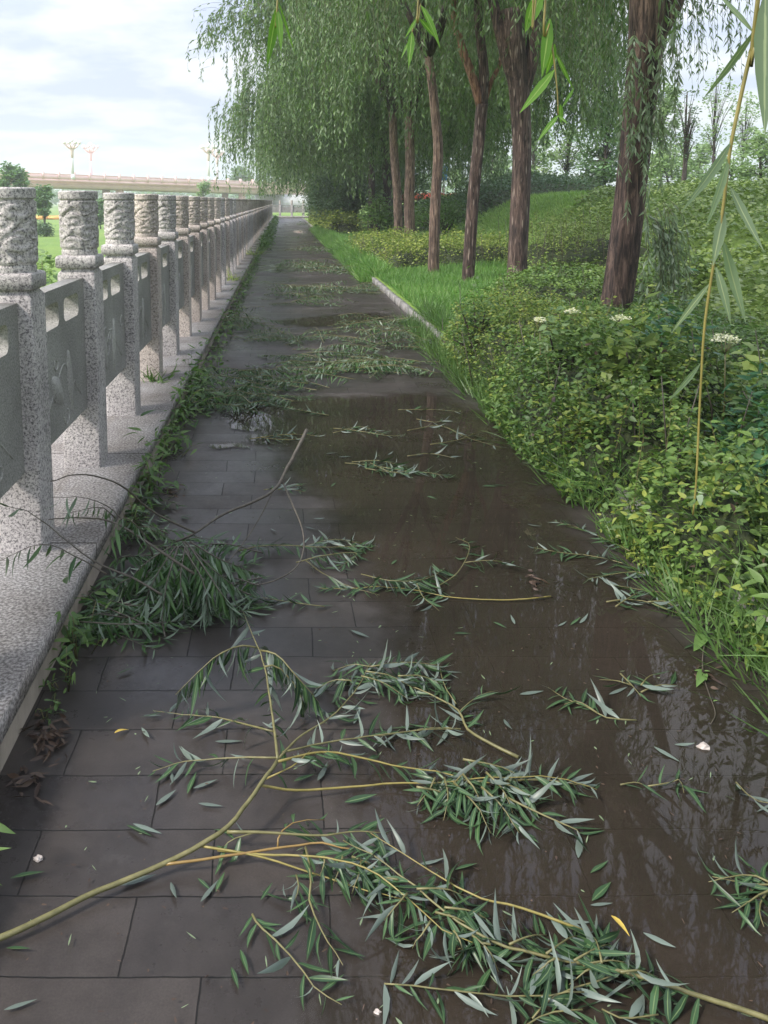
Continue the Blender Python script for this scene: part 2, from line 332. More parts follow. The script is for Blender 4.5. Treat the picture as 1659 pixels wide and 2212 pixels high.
def m_puddle():
    m, n, l, bs = mat('muddy_rain_water'); out = n['Material Output']; tc = n.new('ShaderNodeTexCoord'); v = tc.outputs['Object']
    a = noise(n, l, v, 0.8, 5); b = noise(n, l, v, 9, 6, 0.7)
    rp = ramp(n, [(0.35, (.026, .0225, .0155)), (0.65, (.042, .032, .0245))]); l.new(a.outputs['Fac'], rp.inputs[0])
    g = ramp(n, [(0.3, (.85, .85, .85)), (0.7, (1.15, 1.12, 1.1))]); l.new(b.outputs['Fac'], g.inputs[0])
    c = mixc(n, l, 1.0, rp.outputs[0], g.outputs[0], 'MULTIPLY')
    l.new(c, bs.inputs['Base Color']); bs.inputs['Roughness'].default_value = 0.012; bs.inputs['IOR'].default_value = 1.35
    w = noise(n, l, mapping(n, l, v, (1.0, 1.0, 1)), 5.5, 3, 0.5); bump(n, l, bs, w.outputs['Fac'], 0.010, 0.006)
    at = n.new('ShaderNodeAttribute'); at.attribute_name = 'rnd'      # depth of the water, 0 at the rim
    ns = noise(n, l, v, 6, 6, 0.65); ad = n.new('ShaderNodeMath'); ad.operation = 'MULTIPLY_ADD'; ad.inputs[1].default_value = 0.9; l.new(ns.outputs['Fac'], ad.inputs[0])
    sb = n.new('ShaderNodeMath'); sb.operation = 'SUBTRACT'; sb.inputs[1].default_value = 0.45; l.new(at.outputs['Fac'], sb.inputs[0]); l.new(sb.outputs[0], ad.inputs[2])
    r2 = ramp(n, [(0.18, (0, 0, 0)), (0.62, (.70,) * 3)]); l.new(ad.outputs[0], r2.inputs[0])
    tr = n.new('ShaderNodeBsdfTransparent'); ms = n.new('ShaderNodeMixShader'); l.new(r2.outputs[0], ms.inputs[0]); l.new(tr.outputs[0], ms.inputs[1]); l.new(bs.outputs[0], ms.inputs[2])
    l.new(ms.outputs[0], out.inputs['Surface']); return m
M['puddle'] = m_puddle()
def m_bark(name, dark, mid, light, fleck=0.0):
    m, n, l, bs = mat(name); tc = n.new('ShaderNodeTexCoord'); v = tc.outputs['Object']
    a = noise(n, l, mapping(n, l, v, (1, 1, 0.11)), 30, 8, 0.7, 0.8); b = noise(n, l, v, 1.6, 5)
    rp = ramp(n, [(0.41, dark), (0.52, mid), (0.62, light)]); l.new(a.outputs['Fac'], rp.inputs[0])
    r2 = ramp(n, [(0.35, (.75, .72, .7)), (0.65, (1.15, 1.1, 1.05))]); l.new(b.outputs['Fac'], r2.inputs[0])
    c = mixc(n, l, 1.0, rp.outputs[0], r2.outputs[0], 'MULTIPLY')
    if fleck:
        vo = n.new('ShaderNodeTexVoronoi'); vo.inputs['Scale'].default_value = 14; l.new(mapping(n, l, v, (1.5, 1.5, 0.24)), vo.inputs['Vector'])
        r3 = ramp(n, [(0.16, (1, 1, 1)), (0.26, (0, 0, 0))]); l.new(vo.outputs['Distance'], r3.inputs[0])
        f = n.new('ShaderNodeMath'); f.operation = 'MULTIPLY'; f.inputs[1].default_value = fleck; l.new(r3.outputs[0], f.inputs[0])
        c = mixc(n, l, f.outputs[0], c, (.42, .34, .28))
    l.new(c, bs.inputs['Base Color']); bs.inputs['Roughness'].default_value = 0.8
    bump(n, l, bs, a.outputs['Fac'], 0.8, 0.03); return m
M['bark'] = m_bark('furrowed_brown_bark', (.020, .013, .012), (.085, .056, .047), (.20, .14, .115))
M['bark_fleck'] = m_bark('flecked_brown_bark', (.024, .016, .014), (.085, .057, .048), (.17, .125, .105), 0.6)
M['bark_tan'] = m_bark('tan_weathered_bark', (.05, .033, .026), (.15, .105, .08), (.30, .22, .17), 0.3)
M['bark_orange'] = m_bark('orange_young_bark', (.10, .05, .03), (.24, .13, .085), (.36, .22, .15), 0.15)
M['bark_far'] = m_bark('far_bark', (.02, .015, .013), (.05, .038, .033), (.10, .08, .07))
def m_plain(name, c1, c2, scale=8, rough=0.6, bd=0.0):
    m, n, l, bs = mat(name); tc = n.new('ShaderNodeTexCoord'); a = noise(n, l, tc.outputs['Object'], scale, 6, 0.6)
    rp = ramp(n, [(0.32, c1), (0.68, c2)]); l.new(a.outputs['Fac'], rp.inputs[0]); l.new(rp.outputs[0], bs.inputs['Base Color'])
    bs.inputs['Roughness'].default_value = rough
    if bd: bump(n, l, bs, a.outputs['Fac'], 0.6, bd)
    return m
M['stem'] = m_plain('olive_twig_bark', (.10, .095, .035), (.19, .175, .075), 30, 0.45, 0.001)
M['stem_dark'] = m_plain('grey_brown_twig_bark', (.055, .045, .035), (.115, .10, .075), 40, 0.5, 0.001)
M['stem_yellow'] = m_plain('yellow_twig_bark', (.17, .145, .035), (.27, .225, .07), 30, 0.4)
M['stem_orange'] = m_plain('orange_twig_bark', (.19, .12, .035), (.27, .18, .06), 30, 0.4)
M['hangtwig'] = m_plain('hanging_twig_bark', (.10, .095, .05), (.16, .15, .08), 30, 0.6)
M['core'] = m_plain('shrub_dark_core', (.010, .018, .006), (.045, .06, .02), 22, 0.9, 0.03)  # filler inside the shrubs, the shade of leaf gaps put into its dark colour
M['soil'] = m_plain('dark_soil', (.035, .026, .02), (.08, .06, .045), 12, 0.9, 0.02)
M['kerb'] = m_plain('kerb_stone', (.13, .125, .115), (.28, .27, .255), 10, 0.7, 0.003)
M['bridge'] = m_plain('pinkish_bridge_concrete', (.72, .45, .42), (.80, .54, .51), 0.6, 0.8)
M['bridge_rail'] = m_plain('bridge_parapet_stone', (.78, .52, .50), (.85, .61, .59), 1.2, 0.8)
M['bridge_dark'] = m_plain('bridge_girder_concrete', (.54, .36, .30), (.68, .48, .41), 0.5, 0.8)
M['abut'] = m_plain('pale_abutment_concrete', (.42, .42, .43), (.55, .55, .56), 1.0, 0.8)
M['white'] = m_plain('white_paint', (.74, .74, .75), (.82, .82, .82), 3, 0.5)
M['orange'] = m_plain('orange_lamp_metal', (.74, .60, .55), (.80, .68, .63), 3, 0.5)
M['globe'] = m_plain('milky_lamp_glass', (.78, .77, .76), (.85, .84, .83), 3, 0.3)
M['blue'] = m_plain('blue_sign_face', (.02, .16, .50), (.03, .21, .58), 2, 0.4)
M['redflower'] = m_plain('red_bedding_flowers', (.42, .03, .03), (.62, .14, .06), 6, 0.8, 0.05)
M['orangeflower'] = m_plain('orange_bedding_flowers', (.62, .25, .05), (.75, .40, .10), 2.5, 0.8, 0.05)
M['pebble'] = m_plain('pale_pebble', (.35, .30, .27), (.55, .5, .46), 30, 0.6, 0.002)
M['metal'] = m_plain('grey_sign_metal', (.3, .3, .3), (.4, .4, .4), 5, 0.4)
def m_ground():
    m, n, l, bs = mat('meadow_ground'); tc = n.new('ShaderNodeTexCoord'); v = tc.outputs['Object']
    a = noise(n, l, v, 0.09, 6, 0.6); b = noise(n, l, v, 3.0, 6, 0.7); d = noise(n, l, v, 26, 4, 0.7)
    rp = ramp(n, [(0.35, (.125, .235, .040)), (0.65, (.215, .315, .062))]); l.new(a.outputs['Fac'], rp.inputs[0])
    r2 = ramp(n, [(0.3, (.68, .72, .6)), (0.7, (1.12, 1.12, 1.0))]); l.new(b.outputs['Fac'], r2.inputs[0])
    r3 = ramp(n, [(0.3, (.62, .66, .6)), (0.7, (1.2, 1.15, 1.1))]); l.new(d.outputs['Fac'], r3.inputs[0])
    c = mixc(n, l, 1.0, mixc(n, l, 1.0, rp.outputs[0], r2.outputs[0], 'MULTIPLY'), r3.outputs[0], 'MULTIPLY')
    l.new(c, bs.inputs['Base Color']); bs.inputs['Roughness'].default_value = 0.9; bump(n, l, bs, d.outputs['Fac'], 0.8, 0.04); return m
M['ground'] = m_ground()
M['farwood'] = m_plain('far_wood_foliage', (.045, .075, .05), (.08, .115, .075), 0.12, 0.9, 1.0)

# ------------------------------------------------------------------ ground
XP, XK = -0.735, 1.66            # plinth face and kerb face: the path lies between
PL = 0.167                       # plinth top
YE = 76.0                        # where the path turns
def sstep(a, b, x): t = np.clip((x - a) / (b - a), 0, 1); return t * t * (3 - 2 * t)
def hground(x, y):
    x = np.asarray(x, float); y = np.asarray(y, float)
    bank = 0.10 + 0.12 * sstep(2.0, 4.2, x) + 1.45 * sstep(4.0, 10.2, x) + 0.04 * np.sin(x * 1.3 + y * .7) * sstep(4, 6, x)
    bank = bank * (1 - 0.9 * sstep(50, 66, y) * (1 - sstep(9, 16, x)))
    low = -0.85 - 0.25 * sstep(-8, -30, x)
    lo = 0.0 * x - 0.06 + (low + 0.06) * sstep(-1.75, -3.6, x)
    h = np.where(x > 1.72, bank, np.where(x < -1.7, lo, -0.06))
    return h
def build_ground():
    xs = np.unique(np.concatenate([np.linspace(-700, -60, 14), np.linspace(-60, -6, 24), np.linspace(-6, 14, 101), [1.715, 1.725, -1.70], np.linspace(14, 60, 18), np.linspace(60, 700, 14)]))
    ys = np.unique(np.concatenate([np.linspace(-60, -4, 8), np.linspace(-4, 40, 90), np.linspace(40, 90, 40), np.linspace(90, 900, 24)]))
    X, Y = np.meshgrid(xs, ys, indexing='ij'); Z = hground(X, Y)
    g = Geo(); idx = np.arange(X.size).reshape(X.shape)
    q = np.stack([idx[:-1, :-1], idx[1:, :-1], idx[1:, 1:], idx[:-1, 1:]], -1).reshape(-1, 4)
    g.add(np.stack([X, Y, Z], -1).reshape(-1, 3), q)
    o = g.build('ground', M['ground'], smooth=True); tag(o, kind='structure')
    g = Geo(); ys = np.linspace(-6, YE + 1.5, 60)
    v = [(x, y, 0.0) for y in ys for x in (XP - 0.02, XK + 0.02)]
    g.add(v, [(2 * i, 2 * i + 1, 2 * i + 3, 2 * i + 2) for i in range(len(ys) - 1)])
    # the turn to the right at the far end
    g.add([(XK + .02, YE - 2.6, 0), (14, YE - 2.6, 0), (14, YE + 1.5, 0), (XK + .02, YE + 1.5, 0)], [(0, 1, 2, 3)])
    tag(g.build('path', M['paving']), kind='structure')
    g = Geo()
    y = -6.0; rng = np.random.default_rng(5)
    while y < YE - 3:
        dz = rng.uniform(-.006, .006); dx = rng.uniform(-.006, .006)
        box(g, (XK + dx, y, -0.05), (XK + 0.07 + dx, y + 0.588, 0.09 + dz)); y += 0.6
    tag(g.build('kerb', M['kerb']), kind='structure')
build_ground()

def puddle(name, outline, z=0.005, step=0.035, fade=0.42):
    c = np.array([G(*p)[:2] for p in outline]); poly = []; rg = np.random.default_rng(len(outline))
    for a, b in zip(c, np.roll(c, -1, 0)):
        n = max(1, int(np.linalg.norm(b - a) / .07)); t = np.arange(n)[:, None] / n; e = a + (b - a) * t
        ph = np.cumsum(rg.normal(0, .55, n)); nn = np.array([-(b - a)[1], (b - a)[0]]) / (np.linalg.norm(b - a) + 1e-9)
        poly.append(e + nn * ((.06 * np.sin(ph) + .03 * np.sin(2.3 * ph + 1) + rg.normal(0, .012, n)) * np.minimum(1, np.linalg.norm(b - a)))[:, None])
    poly = np.concatenate(poly)
    lo = poly.min(0) - .02; hi = poly.max(0) + .02
    xs = np.arange(lo[0], hi[0], step); ys = np.arange(lo[1], hi[1], step)
    X, Y = np.meshgrid(xs, ys, indexing='ij'); P = np.stack([X.ravel(), Y.ravel()], 1)
    a = poly; b = np.roll(poly, -1, 0)
    inside = np.zeros(len(P), bool); dist = np.full(len(P), 9.0)
    for (x0, y0), (x1, y1) in zip(a, b):
        c = ((y0 > P[:, 1]) != (y1 > P[:, 1])) & (P[:, 0] < (x1 - x0) * (P[:, 1] - y0) / (y1 - y0 + 1e-12) + x0); inside ^= c
        d = np.array([x1 - x0, y1 - y0]); t = np.clip(((P - (x0, y0)) @ d) / (d @ d), 0, 1); q = np.array([x0, y0]) + t[:, None] * d
        dist = np.minimum(dist, np.linalg.norm(P - q, axis=1))
    dep = np.where(inside, np.clip(dist / fade, 0, 1), 0).reshape(X.shape)
    keep = (inside).reshape(X.shape)
    idx = np.arange(X.size).reshape(X.shape)
    k = keep[:-1, :-1] | keep[1:, :-1] | keep[1:, 1:] | keep[:-1, 1:]
    k &= (X[1:, 1:] < XK) & (X[:-1, :-1] > XP)
    q = np.stack([idx[:-1, :-1], idx[1:, :-1], idx[1:, 1:], idx[:-1, 1:]], -1)[k]
    g = Geo(); g.add(np.stack([X, Y, np.full(X.shape, z)], -1).reshape(-1, 3), q, None, dep.ravel())
    o = g.build(name, M['puddle']); tag(o, kind='structure'); return o
puddle('puddle', [(470, 862), (462, 905), (500, 935), (430, 962), (565, 985), (545, 1012), (585, 1060), (640, 1100), (655, 1180), (700, 1240), (740, 1340), (800, 1450), (720, 1560),
    (620, 1625), (560, 1665), (520, 1700), (640, 1745), (700, 1820), (640, 1900), (610, 2000), (540, 2120), (520, 2300), (640, 2600), (3000, 2600), (2300, 2000), (1760, 1480), (1480, 1290), (1360, 1180), (1290, 1090),
    (1240, 1000), (1110, 900), (1000, 850), (900, 842), (760, 850), (620, 850)])
puddle('puddle', [(478, 872), (500, 866), (560, 880), (572, 930), (540, 938), (492, 930), (486, 905)], z=.008, step=.025, fade=.07)
puddle('puddle', [(436, 966), (452, 958), (478, 962), (505, 955), (540, 962), (558, 970), (530, 974), (505, 971), (470, 976), (452, 972)], z=.008, step=.02, fade=.08)
puddle('puddle', [(505, 800), (560, 790), (600, 812), (560, 835), (500, 830)], step=0.05, fade=0.08)
puddle('puddle', [(560, 690), (800, 668), (880, 690), (760, 712), (600, 708)], step=0.1, fade=0.4)
puddle('puddle', [(560, 575), (610, 560), (640, 572), (620, 590), (575, 592)], step=0.15, fade=0.5)
puddle('puddle', [(625, 498), (662, 494), (668, 503), (630, 506)], step=0.2, fade=0.5)

# ------------------------------------------------------------------ stone balustrade
def square_ring(hw, r, n=4):
    out = []
    for cx, cy, a0 in ((1, 1, 0), (-1, 1, 90), (-1, -1, 180), (1, -1, 270)):
        for k in range(n):
            a = R_(a0 + 90 * k / (n - 1)); out.append((cx * (hw - r) + r * math.cos(a), cy * (hw - r) + r * math.sin(a)))
    return out
def loft(g, secs):
    k = len(secs[0][1]); v = []; q = []
    for z, ring in secs: v += [(x, y, z) for x, y in ring]
    for i in range(len(secs) - 1):
        for j in range(k):
            a = i * k + j; b = i * k + (j + 1) % k; q.append((a, b, b + k, a + k))
    n0 = len(v); v.append((0, 0, secs[-1][0])); t = [((len(secs) - 1) * k + j, (len(secs) - 1) * k + (j + 1) % k, n0) for j in range(k)]
    g.add(v, q, t)
def post_meshes():
    g = Geo()
    loft(g, [(-.01, square_ring(.0925, .008)), (.972, square_ring(.0925, .008)), (.985, square_ring(.089, .010)), (.998, square_ring(.079, .014)), (1.006, square_ring(.079, .014)),
             (1.008, square_ring(.092, .006)), (1.014, square_ring(.0985, .005)), (1.060, square_ring(.0985, .005)), (1.067, square_ring(.093, .006)), (1.07, square_ring(.086, .012))])
    shaft = g.mesh('post')
    g = Geo(); nt, nz = 132, 104; th = np.arange(nt) * 2 * np.pi / nt; zz = np.linspace(0, .315, nz)
    T, Z = np.meshgrid(th, zz, indexing='xy')
    cell = 4; rows = 3.0; zc = np.clip((Z - .04) / .23, 0, 1)
    rel = np.zeros(T.shape); rng = np.random.default_rng(3)
    for rr in range(4):
        for k in range(cell):
            t0 = (k + (rr % 2) * .5) * 2 * np.pi / cell + rng.uniform(-.12, .12); z0 = (rr + .35) / 4 + rng.uniform(-.03, .03)
            dt = (T - t0 + np.pi) % (2 * np.pi) - np.pi; a = dt * .092 / .072; b = (zc - z0) * .23 / .043
            b = b + .35 * np.abs(a) ** 1.5 * np.sign(rng.uniform(-1, 1)); d = np.sqrt(a * a + b * b); s = np.arctan2(b, a)
            lob = 1 + .13 * np.cos(5 * s + k)
            m = np.clip((lob - d) / .07, 0, 1); m = m * m * (3 - 2 * m)
            h = (.0075 + .0016 * (rr % 2) + .0022 * np.clip(np.cos(7.5 * d + s * (1 if k % 2 else -1)) * 2.2, -1, 1)) * m
            rel = np.maximum(rel, h)
    edge = sstep(.028, .045, Z) * (1 - sstep(.262, .272, Z)); r = .0845 + rel * edge
    r = np.where(Z > .2745, .0955, r); r = np.where(Z < .026, .088, r); r = np.where(Z > .3115, .092, r); r = np.where(Z >= .3149, .088, r)
    zz2 = np.where(Z < .001, .002, Z)
    V = np.stack([r * np.cos(T), r * np.sin(T), zz2 + 1.068], -1)
    idx = np.arange(V.shape[0] * V.shape[1]).reshape(V.shape[:2]); a = idx[:-1]; b = idx[1:]
    q = np.stack([a, np.roll(a, -1, 1), np.roll(b, -1, 1), b], -1).reshape(-1, 4)
    vv = np.vstack([V.reshape(-1, 3), (0, 0, .315 + 1.068)]); t = [(idx[-1, j], idx[-1, (j + 1) % nt], len(vv) - 1) for j in range(nt)]
    g.add(vv, q, t); head = g.mesh('carved_head')
    g = Geo(); nt = 12; th = np.arange(nt) * 2 * np.pi / nt               # light head for the far posts
    loft(g, [(z, [(rr * math.cos(x), rr * math.sin(x)) for x in th]) for z, rr in ((1.07, .088), (1.10, .088), (1.13, .094), (1.17, .088), (1.22, .094), (1.27, .088), (1.31, .092), (1.34, .085), (1.345, .0955), (1.383, .0945))])
    far = g.mesh('carved_head')
    return shaft, head, far
def panel_mesh(length, z0, z1, th):
    cu = bpy.data.curves.new('panel', 'CURVE'); cu.dimensions = '2D'; cu.fill_mode = 'BOTH'; cu.extrude = th / 2
    def poly(pts):
        s = cu.splines.new('POLY'); s.points.add(len(pts) - 1); s.use_cyclic_u = True
        for p, (x, y) in zip(s.points, pts): p.co = (x, y, 0, 1)
    poly([(0, z0), (length, z0), (length, z1), (0, z1)])
    sl, gap = 0.27, 0.085; ym = length / 2
    for a, b in ((ym - gap / 2 - sl, ym - gap / 2), (ym + gap / 2, ym + gap / 2 + sl)):
        c0, c1 = z1 - .165, z1 - .058; r = .034; pts = []
        for cx, cy, a0 in ((b - r, c1 - r, 0), (a + r, c1 - r, 90), (a + r, c0 + r, 180), (b - r, c0 + r, 270)):
            for k in range(6): t = R_(a0 + 18 * k); pts.append((cx + r * math.cos(t), cy + r * math.sin(t)))
        poly(pts)
    ob = bpy.data.objects.new('tmp', cu); COL.objects.link(ob)
    bpy.context.view_layer.update()
    me = bpy.data.meshes.new_from_object(ob.evaluated_get(bpy.context.evaluated_depsgraph_get()))
    bpy.data.objects.remove(ob); bpy.data.curves.remove(cu)
    me.transform(Matrix(((0, 0, 1, 0), (1, 0, 0, 0), (0, 1, 0, 0), (0, 0, 0, 1)))); me.name = 'panel'
    return me
def relief_mesh(seed, length, z0, z1, x):
    rng = np.random.default_rng(seed); g = Geo()
    def plate(cy, cz, a, b, rot, tail=0.0):
        n = 28; t = np.arange(n) * 2 * np.pi / n
        px = b * np.cos(t) * (1 - .25 * np.sin(t)); pz = a * np.sin(t) + tail * np.maximum(0, -np.sin(t)) ** 6
        y = cy + px * math.cos(rot) - pz * math.sin(rot); z = cz + px * math.sin(rot) + pz * math.cos(rot)
        ins = .8
        v = np.concatenate([np.stack([np.full(n, x - .002), y, z], 1), np.stack([np.full(n, x + .006), cy + (y - cy) * .93, cz + (z - cz) * .93], 1), [[x + .007, cy, cz]]])
        q = [(j, (j + 1) % n, n + (j + 1) % n, n + j) for j in range(n)]; tt = [(n + j, n + (j + 1) % n, 2 * n) for j in range(n)]
        g.add(v, q, tt)
    ym = length / 2; tube(g, spline([(x, ym - .3, z0 + .12), (x, ym - .15, z0 + .22), (x, ym, z0 + .30), (x, ym + .1, z0 + .24), (x, ym + .3, z0 + .10)], 24), .004, 5)
    plate(ym + rng.uniform(.05, .14), z0 + .24, .115, .042, rng.uniform(-.15, .15), -.09)
    plate(ym - rng.uniform(.12, .2), z0 + .22, .085, .05, rng.uniform(.3, .9), -.05)
    for k in range(5):
        cy, cz = ym + rng.uniform(-.34, .34), z0 + rng.uniform(.06, .40); r0 = rng.uniform(.03, .07); a0 = rng.uniform(0, 6)
        t = np.linspace(0, 4.6, 18); rr = r0 * (1 - t / 6)
        tube(g, np.stack([np.full(18, x + .001), cy + rr * np.cos(t + a0), cz + rr * np.sin(t + a0)], 1), .0045, 5)
    return g.mesh('relief')
POSTX = -1.012; Y0 = 3.19; DY = 1.045; NP = 70
def balustrade():
    root = empty('stone_balustrade', (POSTX, Y0, PL), 'long grey granite railing with carved round post tops running along the left of the path', 'railing')
    shaft, head, far = post_meshes()
    shaft.materials.append(M['granite']); head.materials.append(M['granite']); far.materials.append(M['granite_pink'])
    L = DY - .185 + .004
    pm = panel_mesh(L, .315, .962, .072); pm.materials.append(M['panel'])
    rls = [relief_mesh(s, L, .315, .962, .036) for s in (1, 2, 3)]
    for r in rls: r.materials.append(M['relief'])
    wp = {3, 5, 6, 7, 8}
    rng = np.random.default_rng(8)
    for i in range(-1, NP):
        p = link('post', shaft, root); p.location = (0, i * DY, 0); p.rotation_euler = (rng.normal(0, .003), rng.normal(0, .003), rng.normal(0, .01))
        h = link('carved_head', head if i < 14 else far, p); h.rotation_euler = (0, 0, rng.integers(0, 4) * 1.5708 + rng.uniform(-.3, .3))
        if i in wp or (i > 8 and rng.random() < .5):
            for o in (p, h): o.material_slots[0].link = 'OBJECT'; o.material_slots[0].material = M['granite_pink']
        if i < NP - 1:
            a = link('panel', pm, root); a.location = (0.0, i * DY + .0905, 0)
            if i < 12: link('relief', rls[i % 3], a)
    g = Geo(); o3 = (POSTX, Y0, PL)
    box(g, (-1.62, -5.5, 0.100), (XP, YE + 1.2, PL)); g.build('coping', M['coping'], root, o3)
    g = Geo(); box(g, (-1.60, -5.5, -1.1), (XP - .014, YE + 1.2, 0.0985)); g.build('plinth', M['concrete'], root, o3)
    # the railing that turns the corner at the far end
    r2 = empty('stone_balustrade', (POSTX, YE + .6, PL), 'short far railing crossing the end of the path, under the bridge end', 'railing')
    for k in range(7):
        p = link('post', shaft, r2); p.location = (.75 + k * DY, 0, 0); link('carved_head', far, p)
        a = link('panel', pm, r2); a.location = (.75 + k * DY - .09, 0, 0); a.rotation_euler = (0, 0, 1.5708)
    g = Geo(); box(g, (XP + .01, YE + .4, 0.0), (6.6, YE + 1.0, PL)); g.build('plinth', M['kerb'], r2, (POSTX, YE + .6, PL))
balustrade()

# ------------------------------------------------------------------ willows
def strand(g, gl, p0, out, zend, rng, leafL, space, lod, wob=0.12, droop=1.0, leafW=0.13, r=0.004):
    H = p0[2] - zend
    if H < 0.25: return
    n = 9; s = np.linspace(0, 1, n)
    a = rng.uniform(0, 6.28, 2); ph = rng.uniform(0, 6.28, 2)
    o = np.array(out)
    rise = 0.12 * H * np.sin(np.minimum(s * 4, np.pi))
    pts = np.stack([p0[0] + o[0] * (1 - np.exp(-4 * s)) + wob * s * np.sin(3 * s + ph[0]) * math.cos(a[0]), p0[1] + o[1] * (1 - np.exp(-4 * s)) + wob * s * np.sin(3 * s + ph[1]) * math.sin(a[0]),
                    p0[2] - H * s ** 1.15 + rise * .4], 1)
    tube(g, pts, np.linspace(r, r * .45, n), 3, cap=False)
    m = max(3, int(H / space)); t = np.sort(rng.uniform(0.06, 1, m)); k = t * (n - 1); i = np.minimum(k.astype(int), n - 2); f = (k - i)[:, None]
    P = pts[i] * (1 - f) + pts[i + 1] * f; T = nrm(pts[i + 1] - pts[i])
    side = rand_dirs(rng, m, -.3, .3)
    D = nrm(T * rng.uniform(.6, 1.3, (m, 1)) + side * rng.uniform(.25, .75, (m, 1)))
    gl.append((P, D, rand_dirs(rng, m, -.2, 1), leafL * rng.uniform(.6, 1.15, m), rng))
def flush(gl, lod, leafW):
    g = Geo()
    P = np.concatenate([x[0] for x in gl]); D = np.concatenate([x[1] for x in gl]); N = np.concatenate([x[2] for x in gl]); L = np.concatenate([x[3] for x in gl])
    rng = np.random.default_rng(len(P)); rs = np.concatenate([np.full(len(x[0]), .5 + .5 * np.sin(i * 12.9898)) for i, x in enumerate(gl)])
    leaves(g, P, D, N, L, L * leafW, rng.uniform(-.05, .25, len(P)), lod, 'willow', np.clip(.6 * rs + .4 * rng.random(len(P)), 0, 1))
    return g
def limbs(g, base, lean_top, hgt, r, rng, n=6, spread=2.6, up=3.0):
    tips = []
    for k in range(n):
        a = k * 6.28 / n + rng.uniform(-.4, .4); d = np.array([math.cos(a), math.sin(a), 0])
        p = [lean_top, lean_top + d * spread * .3 + (0, 0, up * .42), lean_top + d * spread * .68 + (0, 0, up * .8), lean_top + d * spread + (0, 0, up * rng.uniform(.85, 1.1))]
        q = spline(p, 8); tube(g, q, np.linspace(r * .55, r * .10, 8), 7); tips.append(q)
        for s in range(3):
            b = q[rng.integers(2, 7)]; a2 = a + rng.uniform(-1.1, 1.1); e = b + np.array([math.cos(a2), math.sin(a2), rng.uniform(.1, .7)]) * rng.uniform(.8, 1.7)
            w = spline([b, (b + e) / 2 + (0, 0, .25), e], 5); tube(g, w, np.linspace(r * .16, r * .05, 5), 5); tips.append(w)
    return tips
def crown(base_xy, zc, R, top, ns, zmin, seed, leafL=0.11, space=0.05, lod=1, leafW=0.15, tips=None, wob=.14, offset=(0, 0), tas=.2):
    """hanging strands below a dome: base_xy world centre, zmin(x, y, rng) lowest height in metres"""
    rng = np.random.default_rng(seed); g = Geo(); gl = []
    for i in range(max(1, ns // 7)):
        a = rng.uniform(0, 6.283); rr = R * math.sqrt(rng.uniform(.01, 1)) * (1 + .12 * math.sin(3 * a + seed))
        xc, yc = offset[0] + rr * math.cos(a), offset[1] + rr * math.sin(a)
        zs0 = zc + (top - zc) * max(0, 1 - (rr / R) ** 2.2) * rng.uniform(.35, 1) + rng.uniform(-.4, .5)
        ze0 = zmin(base_xy[0] + xc, base_xy[1] + yc, rng)
        if zs0 - ze0 > 4.0 and rng.random() < .55: ze0 = zs0 - rng.uniform(1.4, 4.0)
        o = np.array([xc - offset[0], yc - offset[1]]) / max(rr, .3) * rng.uniform(.1, .6); tone = len(gl); sub = []
        for k in range(7):
            x, y = xc + rng.normal(0, tas), yc + rng.normal(0, tas); zs = zs0 + rng.uniform(-.35, .35)
            strand(g, sub, (x, y, zs), o + rng.normal(0, .08, 2), ze0 + abs(rng.normal(0, .45)), rng, leafL, space, lod, wob)
        if sub: gl.append(tuple(np.concatenate([q[j] for q in sub]) for j in range(4)))
    return g, flush(gl, lod, leafW)
def trunk_mesh(pts, rad, seed, n=26, rows=40):
    rng = np.random.default_rng(seed); p = spline(pts, rows); r = np.interp(np.linspace(0, 1, rows), np.linspace(0, 1, len(rad)), rad); r = r * .93 * (1 + .22 * np.exp(-np.linspace(0, rows, rows) * (np.linalg.norm(np.array(pts[-1]) - np.array(pts[0])) / rows) / .22))
    ph = rng.uniform(0, 6.28, 8); am = rng.uniform(.012, .03, 8)
    def rough(i, a):
        z = i * .25; f = np.ones(len(a))
        for k in range(8): f = f + am[k] * np.sin((k + 2) * a + ph[k] + z * (.2 + .12 * k) * (1 if k % 2 else -1))
        return f
    g = Geo(); tube(g, p, r, n, rough); return g

WT = 'willow trees in a row along the right side of the path'
def willow(label, base, tpts, rad, seed, bark, forks, R, zc, top, ns, zmin, leafL=.11, space=.05, lod=1, leafW=.15, mat_='willow', coff=None, wob=.14, limbn=6):
    b = np.array(base, float)
    root = empty('willow_tree', b, label, 'tree', WT)
    g = trunk_mesh(np.array(tpts) , rad, seed); 
    tk = g.build('trunk', bark, root, smooth=True)
    tp = np.array(tpts[-1])
    rng = np.random.default_rng(seed + 1); st = np.array(forks[0][0][-1]) if forks and len(tpts) < 9 else tp; lr = forks[0][2] * 1.5 if forks and len(tpts) < 9 else rad[-1] * 1.5
    lg = Geo(); limbs(lg, b, st - (0, 0, .05), top, lr, rng, limbn, R * .62, max(1.0, (top - st[2]) * .75)); lb = lg.build('limbs', M['bark_far'], root, smooth=True)
    for pts, r0, r1, mt in forks:
        fg = Geo(); tube(fg, spline(pts, 14), np.linspace(r0, r1, 14), 14); fg.build('limb', mt, root, smooth=True)
    off = (tp[0], tp[1]) if coff is None else coff
    tw, lv = crown(b[:2], zc, R, top, ns, zmin, seed + 2, leafL, space, lod, leafW, None, wob, off)
    cr = lv.build('crown', M[mat_], root); tw.build('twigs', M['hangtwig'], cr)
    return root
def rel(base, *pix):             # trunk traced at the tree's own distance, as offsets from its base
    b = np.array(base); return [AT(px, py, b[1]) - b for px, py in pix]

